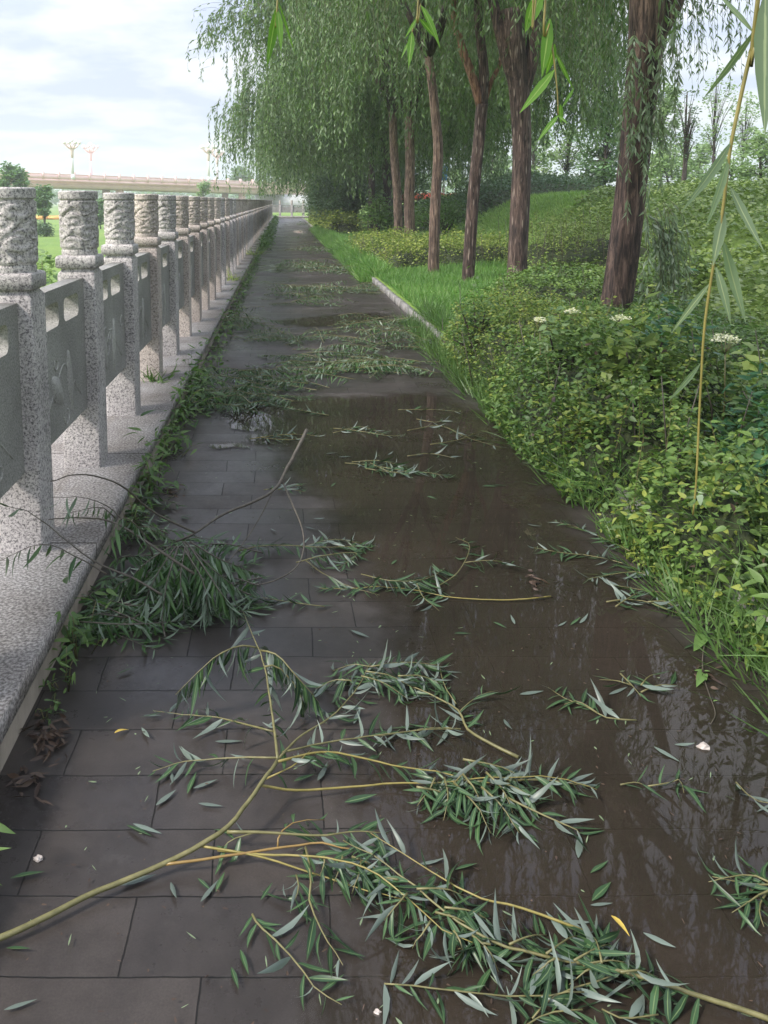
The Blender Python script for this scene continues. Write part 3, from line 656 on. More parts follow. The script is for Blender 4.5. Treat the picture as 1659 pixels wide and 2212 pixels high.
# the tree overhead: its trunk stands just outside the right edge
def zm_over(x, y, rng):
    lim = 1.5 + 0.236 * max(y + .6, .4) + .42                     # stay above the view
    z = lim + rng.uniform(0, 1.6)
    if x > 2.4 and y > 4.2 and rng.random() < .12: z = rng.uniform(2.0, 3.0)
    return z
b = np.array((4.3, 4.9, .2))
T0 = willow('overhead willow with its trunk out of view, low twigs hanging close in front', b, [(0, 0, -.1), (.02, 0, 1.0), (-.05, .05, 2.2), (-.1, .05, 3.3)], [.22, .19, .17, .16], 11, M['bark'],
    [], 5.6, 4.6, 8.6, 2800, zm_over, .12, .036, 1, .22, 'willow', coff=(-1.8, -.6))
# front trees
b1 = (3.66, 9.4, .12); p = rel(b1, (1322, 740), (1326, 690), (1345, 560), (1362, 420), (1380, 250), (1394, 100), (1402, -60), (1404, -180), (1400, -300))
def zm1(x, y, rng):
    if x < 1.6: return 3.9 + rng.uniform(0, 1)
    return (2.55 + rng.uniform(0, 1.6)) if rng.random() < .6 else 3.7 + rng.uniform(0, 1)
T1 = willow('thick leaning willow trunk nearest in view with leafy shoots down its side', b1, p, [.205, .180, .175, .170, .175, .19, .215, .19, .17], 21, M['bark'],
    [([p[5] - (0, 0, .1), p[5] + (.28, -.05, .5), p[5] + (.62, .2, 1.4), p[5] + (.9, .3, 2.2)], .11, .06, M['bark'])],
    4.6, 4.6, 9.0, 430, zm1, .12, .045, 1, .2, coff=(.4, .2))
b2 = (3.60, 13.0, .12); p = rel(b2, (1114, 645), (1115, 620), (1122, 480), (1127, 320), (1122, 200), (1112, 110), (1105, 20))
def zm2(x, y, rng):
    if x < 0.4: return 4.4 + rng.uniform(0, 1)
    return (3.3 if x > 4.2 else 2.9) + rng.uniform(0, 2.4)
T2 = willow('second willow along the path, dark straight trunk forking into two black limbs', b2, p, [.165, .155, .152, .145, .16, .175, .17], 31, M['bark_fleck'],
    [([p[4] - (0, 0, .1), p[4] + (.16, 0, .5), p[4] + (.22, 0, 1.6), p[4] + (.3, 0, 2.4)], .12, .07, M['bark']), ([p[4], p[4] + (-.25, 0, .65), p[4] + (-.55, .1, 1.8)], .12, .06, M['bark'])],
    4.4, 4.8, 9.5, 540, zm2, .12, .05, 1, .2, coff=(.2, .2))
b3 = (3.06, 13.9, .11); p = rel(b3, (1010, 632), (1011, 600), (1022, 430), (1035, 300), (1041, 225))
def zm3(x, y, rng): return 3.3 + rng.uniform(0, 2.0) if x > .6 else 4.3 + rng.uniform(0, 1.4)
f = lambda *q: rel(b3, *q)
T3 = willow('slim willow splitting into three limbs, the left limb bare and orange', b3, p, [.12, .108, .102, .10, .10], 41, M['bark_fleck'],
    [(f((1040, 235), (1022, 170), (1000, 110), (985, 55), (975, -20)), .075, .055, M['bark_orange']), (f((1042, 235), (1045, 150), (1035, 60), (1030, -40)), .085, .06, M['bark_fleck']), (f((1043, 232), (1060, 180), (1080, 135), (1095, 60)), .045, .028, M['bark_orange'])],
    4.0, 5.0, 9.0, 800, zm3, .12, .05, 1, .2, coff=(.2, .2))
b4 = (2.80, 15.7, .11); p = rel(b4, (936, 612), (937, 580), (940, 450), (946, 330), (941, 255), (934, 190), (925, 120))
def zm4(x, y, rng): return 3.0 + rng.uniform(0, 2.2) if x > 1.5 else (5.0 if x < .5 else 3.9) + rng.uniform(0, 1.6)
T4 = willow('willow with a thin trunk worn pale tan at the foot, on the bright grass', b4, p, [.115, .11, .10, .095, .09, .085, .08], 51, M['bark_tan'], [], 4.3, 4.6, 9.2, 1100, zm4, .13, .055, 1, .2, coff=(.3, .2))
def zm5(x, y, rng): return (4.9 if x < .2 else 3.4 if x < 1 else 2.5) + rng.uniform(0, 2.0)
b5 = (3.64, 24.2, .12); p = rel(b5, (886, 545), (886, 520), (884, 440), (886, 360), (884, 250))
T5 = willow('tan footed willow to the right of its close twin behind the yellow hedge', b5, p, [.17, .16, .15, .14, .13], 61, M['bark_tan'], [], 5.6, 5.6, 10.5, 1900, zm5, .15, .055, 1, .27, 'willow_far')
b6 = (3.50, 26.0, .12); p = rel(b6, (861, 538), (861, 515), (858, 420), (852, 340), (848, 240))
T6 = willow('willow left of its close twin behind the yellow hedge, strands round its trunk', b6, p, [.15, .145, .135, .13, .12], 71, M['bark_tan'], [], 5.6, 5.6, 10.5, 1900, zm5, .15, .055, 1, .27, 'willow_far')
def zm7(x, y, rng): return 1.5 + rng.uniform(0, 2.6)
b7 = (4.55, 37.0, .12); p = rel(b7, (834, 505), (835, 480), (836, 400), (833, 320), (830, 240))
T7 = willow('broad dark willow trunk standing back between slimmer trunks in front of the dark shrubs', b7, p, [.24, .22, .21, .2, .19], 81, M['bark_far'], [], 5.3, 5.2, 11, 1700, zm7, .17, .07, 1, .30, 'willow_far')
b8 = (3.48, 33.5, .12); p = rel(b8, (800, 512), (801, 490), (803, 420), (801, 330), (800, 240))
T8 = willow('slender dark willow trunk nearest the path edge beside the dark shrubs', b8, p, [.15, .14, .13, .12, .11], 91, M['bark_far'], [], 5.1, 5.0, 10.5, 1700, zm7, .17, .07, 1, .30, 'willow_far')
far_lab = ['far willow just past the slender trunk, curtain over the path', 'far willow halfway to the bend of the path', 'far willow close to the bend, its strands reaching the shrub tops', 'last willow of the row, beside the bend of the path']
for k, (x, y, s, rz) in enumerate([(3.5, 43, 1.0, 2.0), (3.9, 51, .98, 3.6), (3.6, 60, 1.0, 5.0), (4.3, 69, .95, 1.0)]):
    o = copy_tree(T8 if k % 2 else T7); o.location = (x, y, .1); o.rotation_euler = (0, 0, rz); o.scale = (s, s, s); o['label'] = far_lab[k]

# leafy shoots down the side of the nearest trunk (part of that tree)
def trunk_shoots():
    rng = np.random.default_rng(99); b = np.array(b1); g = Geo(); gl = []
    for k in range(34):
        py = rng.uniform(-20, 300); px = 1394 - .06 * py + rng.normal(12, 30)
        q = AT(px, py, b1[1] - .22) - b; strand(g, gl, q, (rng.uniform(-.1, .1), -.1), q[2] - rng.uniform(.4, 1.1), rng, .12, .03, 1, .06)
    for k in range(30):
        px = rng.uniform(1385, 1450); py = rng.uniform(430, 520); q = AT(px, py, b1[1] - .5) - b
        strand(g, gl, q, (rng.uniform(0, .2), -.1), max(.35, q[2] - rng.uniform(.7, 1.3)), rng, .12, .032, 1, .06)
    lv = flush(gl, 1, .22); o = lv.build('trunk_shoots', M['greyleaf'], T1); g.build('shoot_twigs', M['hangtwig'], o)
trunk_shoots()

# ------------------------------------------------------------------ close hanging twigs of the overhead willow
def hanging(px_stem, Y, leaf_list, mt_leaf, seed, bases=None, mt_stem='stem_yellow', r=.0015, top=3.4):
    rng = np.random.default_rng(seed); b = np.array((4.3, 4.9, .2))
    st = [AT(x, y, Y) for x, y in px_stem]
    up = st[0] + np.array((.06, .05, top - st[0][2])); mid = st[0] * .5 + up * .5 + (.02, 0, 0)
    g = Geo(); tube(g, spline([up, mid] + st, 40) - b, np.linspace(r * 1.6, r * .6, 40), 6); o = g.build('hanging_twig', M[mt_stem], T0, smooth=True)
    g = Geo()
    for (x0, y0, x1, y1, wd, bend) in leaf_list:
        p = AT(x0, y0, Y) ; e = AT(x1, y1, Y + rng.uniform(-.05, .03)); d = e - p; L = np.linalg.norm(d)
        N = np.array([[rng.uniform(-.5, .5), -1.0, rng.uniform(-.1, .5)]])
        leaves(g, (p - b)[None], d[None], N, [L], [wd * L], [bend], 0, 'willow', np.array([rng.random()]), None, .3)
    me = g.build('leaves', M[mt_leaf], o, smooth=True); return o
hanging([(1640, -30), (1633, 62), (1611, 160), (1588, 267), (1575, 338), (1562, 449), (1540, 580), (1522, 705), (1513, 847), (1504, 1038), (1497, 1112)], .82,
    [(1633, 62, 1526, 218, .10, .1), (1652, -10, 1652, 290, .16, 0), (1579, 307, 1490, 453, .10, .1), (1575, 338, 1530, 493, .13, .05), (1577, 402, 1642, 547, .13, -.1), (1564, 455, 1540, 575, .2, 0), (1628, 71, 1545, -20, .12, 0),
     (1533, 612, 1446, 723, .10, .1), (1546, 576, 1584, 700, .15, .1), (1562, 520, 1604, 692, .12, -.1), (1513, 785, 1446, 869, .12, .05), (1508, 1070, 1478, 1078, .2, .1), (1504, 1072, 1528, 1092, .2, .1), (1503, 1080, 1485, 1090, .2, 0), (1506, 1062, 1522, 1066, .2, 0)], 'greyleaf', 5)
hanging([(1180, -20), (1188, 53), (1193, 102), (1199, 147), (1204, 200), (1206, 249)], 1.45,
    [(1188, 40, 1172, 165, .2, .1), (1198, 95, 1182, 165, .26, .1), (1198, 150, 1121, 250, .17, -.2), (1172, -20, 1136, 68, .2, 0), (1206, 249, 1162, 300, .12, .1), (1200, 115, 1240, 195, .1, .2), (1210, 225, 1212, 268, .25, 0), (1206, 250, 1226, 268, .15, 0), (1240, 190, 1212, 235, .14, 0)], 'fresh', 6)
hanging([(601, -25), (600, 5), (597, 25)], 1.5, [(598, 15, 578, 146, .16, .05), (599, 20, 609, 108, .17, .05), (600, 0, 640, 118, .05, .3)], 'fresh', 7)
hanging([(905, -20), (908, 10), (890, 70), (886, 108)], 1.7, [(908, 10, 958, 96, .16, .15), (906, 40, 946, 84, .2, .1), (890, 68, 884, 142, .17, .1), (888, 84, 866, 122, .1, .1), (900, 40, 876, 80, .12, .1)], 'fresh', 8)
hanging([(1160, -25), (1152, -5), (1150, 5)], 1.4, [(1152, -5, 1134, 72, .22, 0)], 'fresh', 9)

# ------------------------------------------------------------------ fallen branches on the path
FB = 'fallen willow branches strewn over the path'
def lay(pts_px, z):
    z = np.broadcast_to(np.asarray(z, float), (len(pts_px),)); return np.array([G(x, y, h) for (x, y), h in zip(pts_px, z)])
class Branch:
    def __init__(s, label, seed, name='fallen_branch', cat='branch'):
        s.rng = np.random.default_rng(seed); s.label = label; s.parts = []; s.name = name; s.cat = cat
    def add(s, w, r0=.004, r1=.0015, L=.095, sp=.017, start=.12, wd=.155, droop=0.3, spread=1.0, matS='stem', pale=.4, under=None, leafy=True, lod=0):
        s.parts.append((np.asarray(w, float), r0, r1, L * .88, sp * (.8 if lod == 0 else 1), start, wd, droop, spread, matS, pale, leafy, lod)); return s
    def px(s, pts, z=.015, **k): return s.add(lay(pts, z), **k)
    def build(s, merge=False):
        org = np.array(s.parts[0][0].mean(0)); org[2] = 0
        root = empty(s.name, org, s.label, s.cat, FB); rng = s.rng
        mg, ml = Geo(), Geo(); first = True
        for (w, r0, r1, L, sp, start, wd, droop, spread, matS, pale, leafy, lod) in s.parts:
            ln = np.linalg.norm(np.diff(w, axis=0), axis=1).sum(); n = int(np.clip(ln / .03, 6, 60)); p = spline(w, n)
            p[:, 2] = np.maximum(p[:, 2], .004); p += rng.normal(0, .0012, p.shape) * np.linspace(0, 1, n)[:, None]
            sg = mg if merge else Geo(); lg = ml if merge else Geo()
            tube(sg, p, np.linspace(r0, r1 * (.5 if leafy else 1), n), 7 if lod == 0 else 4)
            if leafy:
                m = max(3, int(ln * (1 - start) / sp)); t = start + (1 - start) * (np.arange(m) + rng.uniform(-.4, .4, m)) / m; t = np.clip(t, 0, 1)
                k = t * (n - 1); i = np.minimum(k.astype(int), n - 2); f = (k - i)[:, None]
                P = p[i] * (1 - f) + p[i + 1] * f; T = nrm(p[i + 1] - p[i]); up = np.array([0, 0, 1.0])
                S = nrm(np.cross(np.broadcast_to(up, T.shape), T)) * np.where(np.arange(m) % 2, 1, -1)[:, None] * rng.uniform(.35, 1, (m, 1)) * spread
                hz = P[:, 2:3]
                D = T * rng.uniform(.15, 1.1, (m, 1)) + S + np.concatenate([np.zeros((m, 2)), rng.uniform(-.35, .35, (m, 1)) - droop * np.minimum(hz / .06, 1.6)], 1)
                N = rand_dirs(rng, m, -.1, .6) * .75 + up * np.where(rng.random((m, 1)) < pale * .75, -1, 1) * rng.uniform(.5, 1.1, (m, 1))
                LL = L * rng.uniform(.5, 1.2, m) * (1 - .35 * np.maximum(0, t - .85) / .15)
                leaves(lg, P, D, N, LL, LL * wd * rng.uniform(.75, 1.15, m), rng.uniform(-.35, .9, m), lod, 'willow', rng.random(m), .006, .35, None, .16)
            if not merge:
                st = sg.build('stem' if first else 'twig', M[matS], root, org, smooth=True); first = False
                if leafy: lg.build('leaves', M['fallen'], st, org, smooth=True)
        if merge:
            st = mg.build('stems', M[s.parts[0][9]], root, org); ml.build('leaves', M['fallen_fresh'], root, org, smooth=True)
        return root

B = Branch('longest fallen branch, bare stem from the lower left corner forking into leafy twigs', 101)
B.px([(-60, 2050), (60, 2000), (200, 1930), (350, 1868), (480, 1795), (545, 1720), (600, 1640)], [.02, .02, .022, .025, .05, .07, .08], r0=.0068, r1=.0048, leafy=False)
B.px([(600, 1640), (592, 1570), (581, 1495), (568, 1425), (545, 1370), (525, 1320)], [.08, .09, .12, .16, .19, .17], r0=.0042, r1=.0018, start=.15, sp=.03, droop=.6, pale=.5)
B.px([(560, 1400), (520, 1395), (470, 1415), (430, 1450), (380, 1500)], [.17, .19, .19, .15, .1], r0=.003, r1=.0014, L=.115, sp=.0105, droop=1.5, pale=.05)
B.px([(562, 1405), (600, 1415), (640, 1460), (690, 1520)], [.17, .18, .14, .05], r0=.003, r1=.0014, L=.11, sp=.009, droop=1.3, pale=.08)
B.px([(572, 1440), (600, 1440), (640, 1485), (660, 1540)], [.16, .15, .1, .03], r0=.003, r1=.0014, L=.09, sp=.013, droop=.9, pale=.15)
B.px([(590, 1580), (520, 1562), (460, 1548), (400, 1545), (330, 1535)], [.08, .05, .03, .02, .015], r0=.003, r1=.0014, L=.095, sp=.022, pale=.55)
B.px([(600, 1637), (520, 1636), (440, 1642), (390, 1645), (330, 1665)], [.08, .05, .03, .02, .012], r0=.003, r1=.0013, L=.095, sp=.021, pale=.75)
B.px([(600, 1640), (650, 1590), (720, 1545), (775, 1480), (800, 1430)], [.08, .05, .03, .03, .05], r0=.0035, r1=.0015, start=.45, sp=.011, pale=.5)
B.px([(610, 1625), (700, 1605), (800, 1590), (900, 1578), (990, 1575)], [.07, .04, .03, .02, .02], r0=.003, r1=.0013, sp=.017, pale=.7)
B.px([(600, 1645), (690, 1625), (760, 1632), (860, 1655), (950, 1668), (1060, 1690), (1180, 1680)], [.08, .05, .04, .03, .03, .03, .02], r0=.0035, r1=.0014, sp=.021, pale=.4, matS='stem_yellow', start=.05)
B.px([(561, 1696), (640, 1707), (760, 1700), (850, 1692), (950, 1690), (1060, 1680), (1200, 1680), (1290, 1705)], [.07, .03, .02, .02, .03, .04, .03, .02], r0=.0035, r1=.0014, start=.55, sp=.013, pale=.35, matS='stem_yellow')
B.px([(575, 1682), (640, 1650), (670, 1620)], [.04, .06, .06], r0=.0025, r1=.0012, sp=.03, matS='stem_yellow')
B.px([(350, 1868), (450, 1855), (600, 1832), (690, 1822), (760, 1835)], [.025, .03, .035, .04, .04], r0=.0035, r1=.0018, leafy=False, matS='stem_orange')
B.px([(424, 1826), (560, 1850), (680, 1888), (800, 1925), (880, 1945)], [.035, .03, .02, .02, .02], r0=.003, r1=.0015, start=.6, sp=.03, matS='stem_yellow')
B.px([(490, 1797), (580, 1798), (690, 1805), (760, 1795), (840, 1800)], [.05, .05, .05, .04, .03], r0=.004, r1=.0016, start=.5, sp=.02, droop=.6, pale=.15)
B.px([(600, 1832), (605, 1800), (640, 1775), (700, 1770)], [.03, .05, .05, .04], r0=.0025, r1=.0014, matS='stem_orange', start=.4, sp=.014, pale=.45)
B.px([(560, 1795), (500, 1815), (480, 1835)], [.05, .04, .02], r0=.002, r1=.0012, L=.085, sp=.016, pale=.2)
B.build()
B = Branch('dense dark leafy bunch with silvery leaf backs in the middle of the brown water', 102)
for k, (a, c) in enumerate([((940, 1680), (900, 1740)), ((960, 1680), (960, 1770)), ((1000, 1672), (1040, 1760)), ((1050, 1668), (1110, 1760)), ((1080, 1690), (1160, 1740)), ((980, 1690), (1060, 1800)), ((1040, 1700), (1120, 1800)), ((900, 1700), (980, 1730)), ((1000, 1640), (1130, 1680)), ((1020, 1650), (950, 1720))]):
    B.px([a, ((a[0] + c[0]) / 2 + 8, (a[1] + c[1]) / 2 - 6), c], [.05, .04, .015], r0=.003, r1=.0013, start=.05, sp=.0085, L=.09, pale=.35)
B.px([(1090, 1720), (1160, 1755), (1230, 1785), (1255, 1800)], [.03, .02, .02, .012], r0=.003, r1=.0013, sp=.02, L=.1, pale=.85)
B.px([(1000, 1690), (1090, 1685), (1180, 1685), (1280, 1700)], [.03, .03, .02, .012], r0=.003, r1=.0013, sp=.026, L=.1, pale=.3)
B.build()
B = Branch('fallen twig with a bare brown cut end pointing lower right above the dense bunch', 103)
B.px([(1120, 1636), (1060, 1606), (1010, 1575), (990, 1535), (930, 1500), (860, 1470), (800, 1455)], .015, r0=.005, r1=.002, start=.35, sp=.015, pale=.45, matS='stem')
B.px([(990, 1540), (1010, 1520), (1040, 1500), (1075, 1492)], .012, r0=.002, r1=.001, sp=.05, start=.5)
B.px([(985, 1520), (960, 1480), (950, 1440)], [.012, .02, .03], r0=.002, r1=.001, sp=.03)
for a, c in [((800, 1440), (960, 1440)), ((790, 1450), (900, 1490)), ((760, 1470), (680, 1490)), ((800, 1440), (720, 1450)), ((860, 1460), (960, 1480)), ((780, 1460), (880, 1510))]:
    B.px([a, ((a[0] + c[0]) / 2, (a[1] + c[1]) / 2 - 10), c], [.05, .04, .015], r0=.0025, r1=.0012, start=.05, sp=.010, L=.095, pale=.5)
B.px([(995, 1575), (940, 1572), (880, 1580), (820, 1590)], .014, r0=.0025, r1=.0012, sp=.018, pale=.8)
B.build()
B = Branch('broad leafy branch at the bottom, its bare stem leaving at the lower right', 104)
B.px([(1700, 2215), (1600, 2180), (1520, 2155), (1430, 2125), (1330, 2095), (1200, 2070), (1080, 2040), (980, 1985), (890, 1910), (800, 1845), (740, 1815)], [.015, .02, .025, .03, .03, .03, .035, .04, .04, .05, .04], r0=.0055, r1=.002, start=.2, sp=.014, pale=.35)
B.px([(1260, 2010), (1130, 1962), (1040, 1940), (960, 1900), (880, 1850), (800, 1800)], [.02, .03, .03, .03, .03, .04], r0=.003, r1=.0015, start=.5, sp=.03, matS='stem_yellow')
B.px([(470, 1836), (560, 1846), (640, 1848), (720, 1855), (800, 1880), (880, 1940), (960, 2010), (1060, 2050)], [.03, .03, .04, .05, .05, .04, .04, .03], r0=.003, r1=.0016, start=.3, sp=.014, pale=.15, matS='stem_yellow')
for a, c, dn in [((780, 1860), (760, 1930), .4), ((760, 1850), (830, 1900), .4), ((740, 1850), (720, 1910), .5), ((700, 1850), (690, 1900), .5), ((880, 1930), (830, 1990), .3), ((930, 1990), (890, 2050), .3), ((980, 2010), (1000, 2080), .3), ((1020, 2020), (1080, 2100), .3), ((900, 1920), (1010, 1935), .3),
                 ((960, 1960), (1060, 1990), .3), ((1100, 2040), (1180, 2020), .3), ((1180, 2060), (1250, 2020), .3), ((1240, 2075), (1320, 2040), .3), ((1260, 2085), (1360, 2080), .3), ((1280, 2090), (1230, 2130), .3), ((1340, 2100), (1420, 2110), .3), ((1200, 2070), (1150, 2110), .3), ((1300, 2080), (1270, 2010), .2), ((860, 1900), (800, 1910), .3), ((940, 1970), (1040, 2020), .3), ((1060, 2040), (990, 2050), .3)]:
    B.px([a, ((a[0] + c[0]) / 2 + 5, (a[1] + c[1]) / 2 - 8), c], [.045, .04, .015], r0=.0025, r1=.0012, start=.05, sp=.0105, L=.10, pale=.38, droop=dn)
B.px([(830, 2125), (900, 2130), (980, 2140), (1080, 2150), (1180, 2150), (1260, 2140)], [.012, .015, .02, .02, .02, .02], r0=.0015, r1=.003, sp=.018, start=0, pale=.6)
B.px([(1150, 2200), (1200, 2150), (1290, 2120), (1350, 2095)], [.02, .02, .02, .02], r0=.0016, r1=.003, sp=.014, start=0, pale=.4)
B.px([(1100, 2240), (1180, 2190), (1260, 2180)], .02, r0=.0016, r1=.003, sp=.012, start=0, pale=.4)
B.px([(1300, 2180), (1350, 2200), (1420, 2190)], .02, r0=.0016, r1=.003, sp=.014, start=0, pale=.2)
B.build()
B = Branch('sparse twig of long narrow leaves lying flat left of the broad leafy branch', 105)
B.px([(545, 1975), (560, 2000), (600, 2035), (650, 2090), (690, 2140), (740, 2172)], .012, r0=.0026, r1=.0016, sp=.02, start=.02, pale=.3, L=.095)
B.px([(660, 1830), (672, 1890), (668, 1950), (690, 2000), (715, 2045), (740, 2085)], [.04, .04, .03, .02, .012, .012], r0=.003, r1=.0014, sp=.026, start=.35, pale=.25)
B.px([(640, 1890), (645, 1920), (630, 1960)], [.03, .03, .012], r0=.002, r1=.001, sp=.011, pale=.15)
B.build()
def heap(label, seed, regs, n, Lr=(.25, .6), zmax=.1, merge=True, lod=0, sp=.013, extra=None, pale=.35, L=.095, matS='stem', mostly=0.5):
    """a tangle of twigs: regs = list of (px, py, rx, ry) patches on the photo, laid on the paving"""
    Bx = Branch(label, seed); rng = np.random.default_rng(seed * 7)
    if extra: extra(Bx)
    for k in range(n):
        cx, cy, rx, ry = regs[rng.integers(len(regs))]
        c = G(cx + rng.normal(0, rx * .5), cy + rng.normal(0, ry * .45)); a = rng.normal(0, mostly) + (math.pi if rng.random() < .5 else 0); ln = rng.uniform(*Lr)
        d = np.array([math.cos(a), math.sin(a), 0]) * ln; cv = np.array([-d[1], d[0], 0]) * rng.uniform(-.25, .25); h = rng.uniform(.01, zmax)
        w = np.array([c - d / 2, c + cv + (0, 0, h * .8), c + d / 2]); w[0, 2] = rng.uniform(.01, max(.012, h)); w[2, 2] = .012
        w[:, 0] = np.clip(w[:, 0], XP + .03, XK - .03)
        Bx.add(w, r0=.003, r1=.0013, start=.05, sp=sp, L=L, pale=pale, droop=.5, lod=lod, matS=matS)
    return Bx.build(merge)
def ex_pile(Bx):
    Bx.px([(380, 1170), (420, 1152), (480, 1112), (560, 1078), (600, 1050), (618, 1015), (640, 975), (662, 928)], [.10, .13, .17, .20, .23, .28, .34, .40], r0=.0045, r1=.009, leafy=False, matS='stem_dark')
    Bx.px([(610, 1040), (632, 1090), (652, 1140), (656, 1185), (640, 1225), (590, 1255), (540, 1262), (430, 1255)], [.24, .2, .15, .1, .07, .06, .05, .08], r0=.004, r1=.0022, leafy=False, matS='stem_dark')
    Bx.px([(590, 1060), (560, 1120), (520, 1180), (470, 1240)], [.2, .12, .06, .03], r0=.003, r1=.002, leafy=False, matS='stem_dark')
    # twigs thrown up over the coping
    Bx.add([AT(420, 1150, 3.25), AT(330, 1105, 3.2), AT(260, 1048, 3.05), AT(180, 1025, 3.0), AT(108, 1040, 2.95)], r0=.005, r1=.002, leafy=False, matS='stem_dark')
    Bx.add([AT(420, 1240, 2.75), AT(330, 1180, 2.75), AT(250, 1130, 2.8), AT(180, 1118, 2.85), AT(106, 1122, 2.9)], r0=.005, r1=.002, leafy=False, matS='stem_dark')
    Bx.add([AT(350, 1285, 2.6), AT(290, 1250, 2.6), AT(200, 1210, 2.6), AT(110, 1140, 2.7), AT(60, 1105, 2.7), AT(0, 1090, 2.7)], r0=.004, r1=.0018, start=.8, sp=.05, matS='stem_dark')
    Bx.add([AT(270, 1130, 2.85), AT(235, 1095, 2.85), AT(180, 1075, 2.85), AT(108, 1075, 2.85)], r0=.003, r1=.0013, sp=.035, L=.08, start=.1, droop=1.3, matS='stem_dark', pale=.1)
    Bx.add([AT(250, 1120, 2.85), AT(215, 1095, 2.85), AT(140, 1110, 2.85)], r0=.003, r1=.0013, sp=.016, L=.075, start=.1, droop=1.6, matS='stem_dark', pale=.1)
    Bx.add([AT(230, 1240, 2.6), AT(170, 1205, 2.6), AT(90, 1175, 2.62), AT(-10, 1215, 2.62)], r0=.003, r1=.0013, sp=.024, L=.09, start=.3, droop=.6, pale=.5)
    Bx.add([AT(330, 1200, 2.8), AT(300, 1140, 2.75), AT(260, 1120, 2.7), AT(235, 1185, 2.6)], r0=.003, r1=.0013, sp=.02, L=.09, start=.2, droop=1.0, pale=.4, matS='stem_dark')
    for k, (a, m_, c) in enumerate([((395, 1170), (430, 1230), (480, 1330)), ((400, 1180), (390, 1250), (400, 1340)), ((400, 1170), (460, 1230), (540, 1290)), ((380, 1180), (340, 1240), (300, 1330)), ((400, 1190), (440, 1260), (450, 1345)), ((410, 1170), (480, 1210), (560, 1240)), ((370, 1180), (310, 1220), (250, 1290)), ((385, 1180), (360, 1260), (350, 1350)), ((410, 1180), (470, 1270), (510, 1330)), ((400, 1175), (420, 1240), (430, 1310))]):
        Bx.px([a, m_, c], [.20, .15, .02], r0=.0035, r1=.0013, start=.1, sp=.0085, L=.105, droop=.8, pale=.35, matS='stem_yellow' if k % 2 else 'stem')
heap('heaped leafy branch against the stone plinth, its bare stick rising over the puddle', 106, [(300, 1260, 130, 110), (390, 1270, 150, 110), (240, 1340, 60, 70), (300, 1150, 70, 60)], 42, (.25, .5), .10, True, 0, .0115, ex_pile)
B = Branch('low leafy twig lying across the middle just right of the rising bare stick', 107)
B.px([(515, 1190), (560, 1180), (620, 1178), (700, 1182), (760, 1180), (805, 1182)], [.012, .03, .04, .03, .02, .015], r0=.003, r1=.002, sp=.011, pale=.2)
B.px([(660, 1180), (720, 1165), (800, 1178)], [.03, .03, .012], r0=.002, r1=.001, sp=.012, pale=.8)
B.px([(640, 1215), (700, 1200), (770, 1195), (730, 1230)], [.03, .05, .03, .012], r0=.003, r1=.001, sp=.010, pale=.15, droop=.7)
B.px([(660, 1210), (700, 1240), (760, 1268), (820, 1285)], .012, r0=.0025, r1=.001, start=.7, sp=.03)
B.build()
B = Branch('wet twig half sunk in the water with a long yellow bare end to the right', 108)
B.px([(1190, 1288), (1120, 1295), (1040, 1295), (960, 1288), (900, 1275), (820, 1268), (740, 1272), (690, 1270)], .012, r0=.003, r1=.0016, start=.4, sp=.012, pale=.3, matS='stem_yellow')
B.px([(780, 1240), (850, 1255), (920, 1250), (960, 1230)], [.03, .05, .05, .02], r0=.002, r1=.001, sp=.0095, pale=.25)
B.px([(940, 1270), (985, 1240), (1010, 1200), (1012, 1175), (985, 1160)], [.02, .03, .03, .03, .02], r0=.0025, r1=.0015, sp=.04, start=.4)
B.px([(1005, 1215), (1060, 1210), (1110, 1220)], [.03, .04, .012], r0=.002, r1=.001, sp=.016, pale=.3)
B.px([(900, 1260), (915, 1290), (950, 1318)], [.05, .03, .012], r0=.002, r1=.001, sp=.03, L=.11, pale=.6)
B.px([(700, 1310), (620, 1300), (560, 1290), (530, 1300)], .015, r0=.002, r1=.001, sp=.010, pale=.3)
B.build()
def simple(label, seed, lines, **kw):
    Bx = Branch(label, seed)
    for pts, z in lines: Bx.px(pts, z, **kw)
    return Bx.build()
simple('small leafy twig floating in the middle of the dark puddle', 109, [([(745, 1000), (800, 1005), (860, 1015), (930, 1022), (975, 1032)], .014), ([(760, 998), (820, 995), (880, 1010)], [.02, .04, .012]), ([(790, 1012), (850, 1020), (900, 1015)], .02), ([(800, 1000), (840, 1018), (890, 1024)], .02)], sp=.014, pale=.35, r0=.003, r1=.0014)
simple('thin twig floating on the puddle above the small floating one', 110, [([(720, 925), (770, 930), (830, 940), (880, 942)], .012), ([(720, 935), (780, 922), (830, 938)], .018)], sp=.02, pale=.4, r0=.003, r1=.0014)
simple('tangle of bare thin twigs on the wet paving below the hedge corner', 111, [([(880, 930), (950, 920), (1010, 945), (1085, 968)], .015), ([(900, 905), (940, 912), (970, 905)], .015), ([(930, 960), (990, 950), (1040, 930)], .02), ([(880, 985), (930, 980), (985, 990)], .015), ([(860, 885), (940, 885), (1000, 890)], .012)], sp=.05, pale=.5, r0=.003, r1=.0014)
simple('thin twig at the left rim of the puddle with yellow stem', 112, [([(540, 948), (600, 940), (650, 938), (690, 942)], .015), ([(560, 945), (620, 950), (660, 945)], .012)], sp=.028, pale=.5, r0=.003, r1=.0014, matS='stem_yellow')
simple('short pale twig on the paving right beside the foot of the bare stick', 113, [([(570, 1058), (610, 1055), (660, 1062)], .015), ([(600, 1058), (640, 1048), (655, 1050)], .02)], sp=.025, pale=.6, r0=.003, r1=.0014)
B = Branch('wet leafy branch stretching out from under the hedge beside the bare kerb stone', 114)
B.px([(1440, 1270), (1400, 1240), (1340, 1215), (1270, 1200), (1200, 1192), (1150, 1182)], .014, r0=.003, r1=.0014, start=.05, sp=.017, pale=.4)
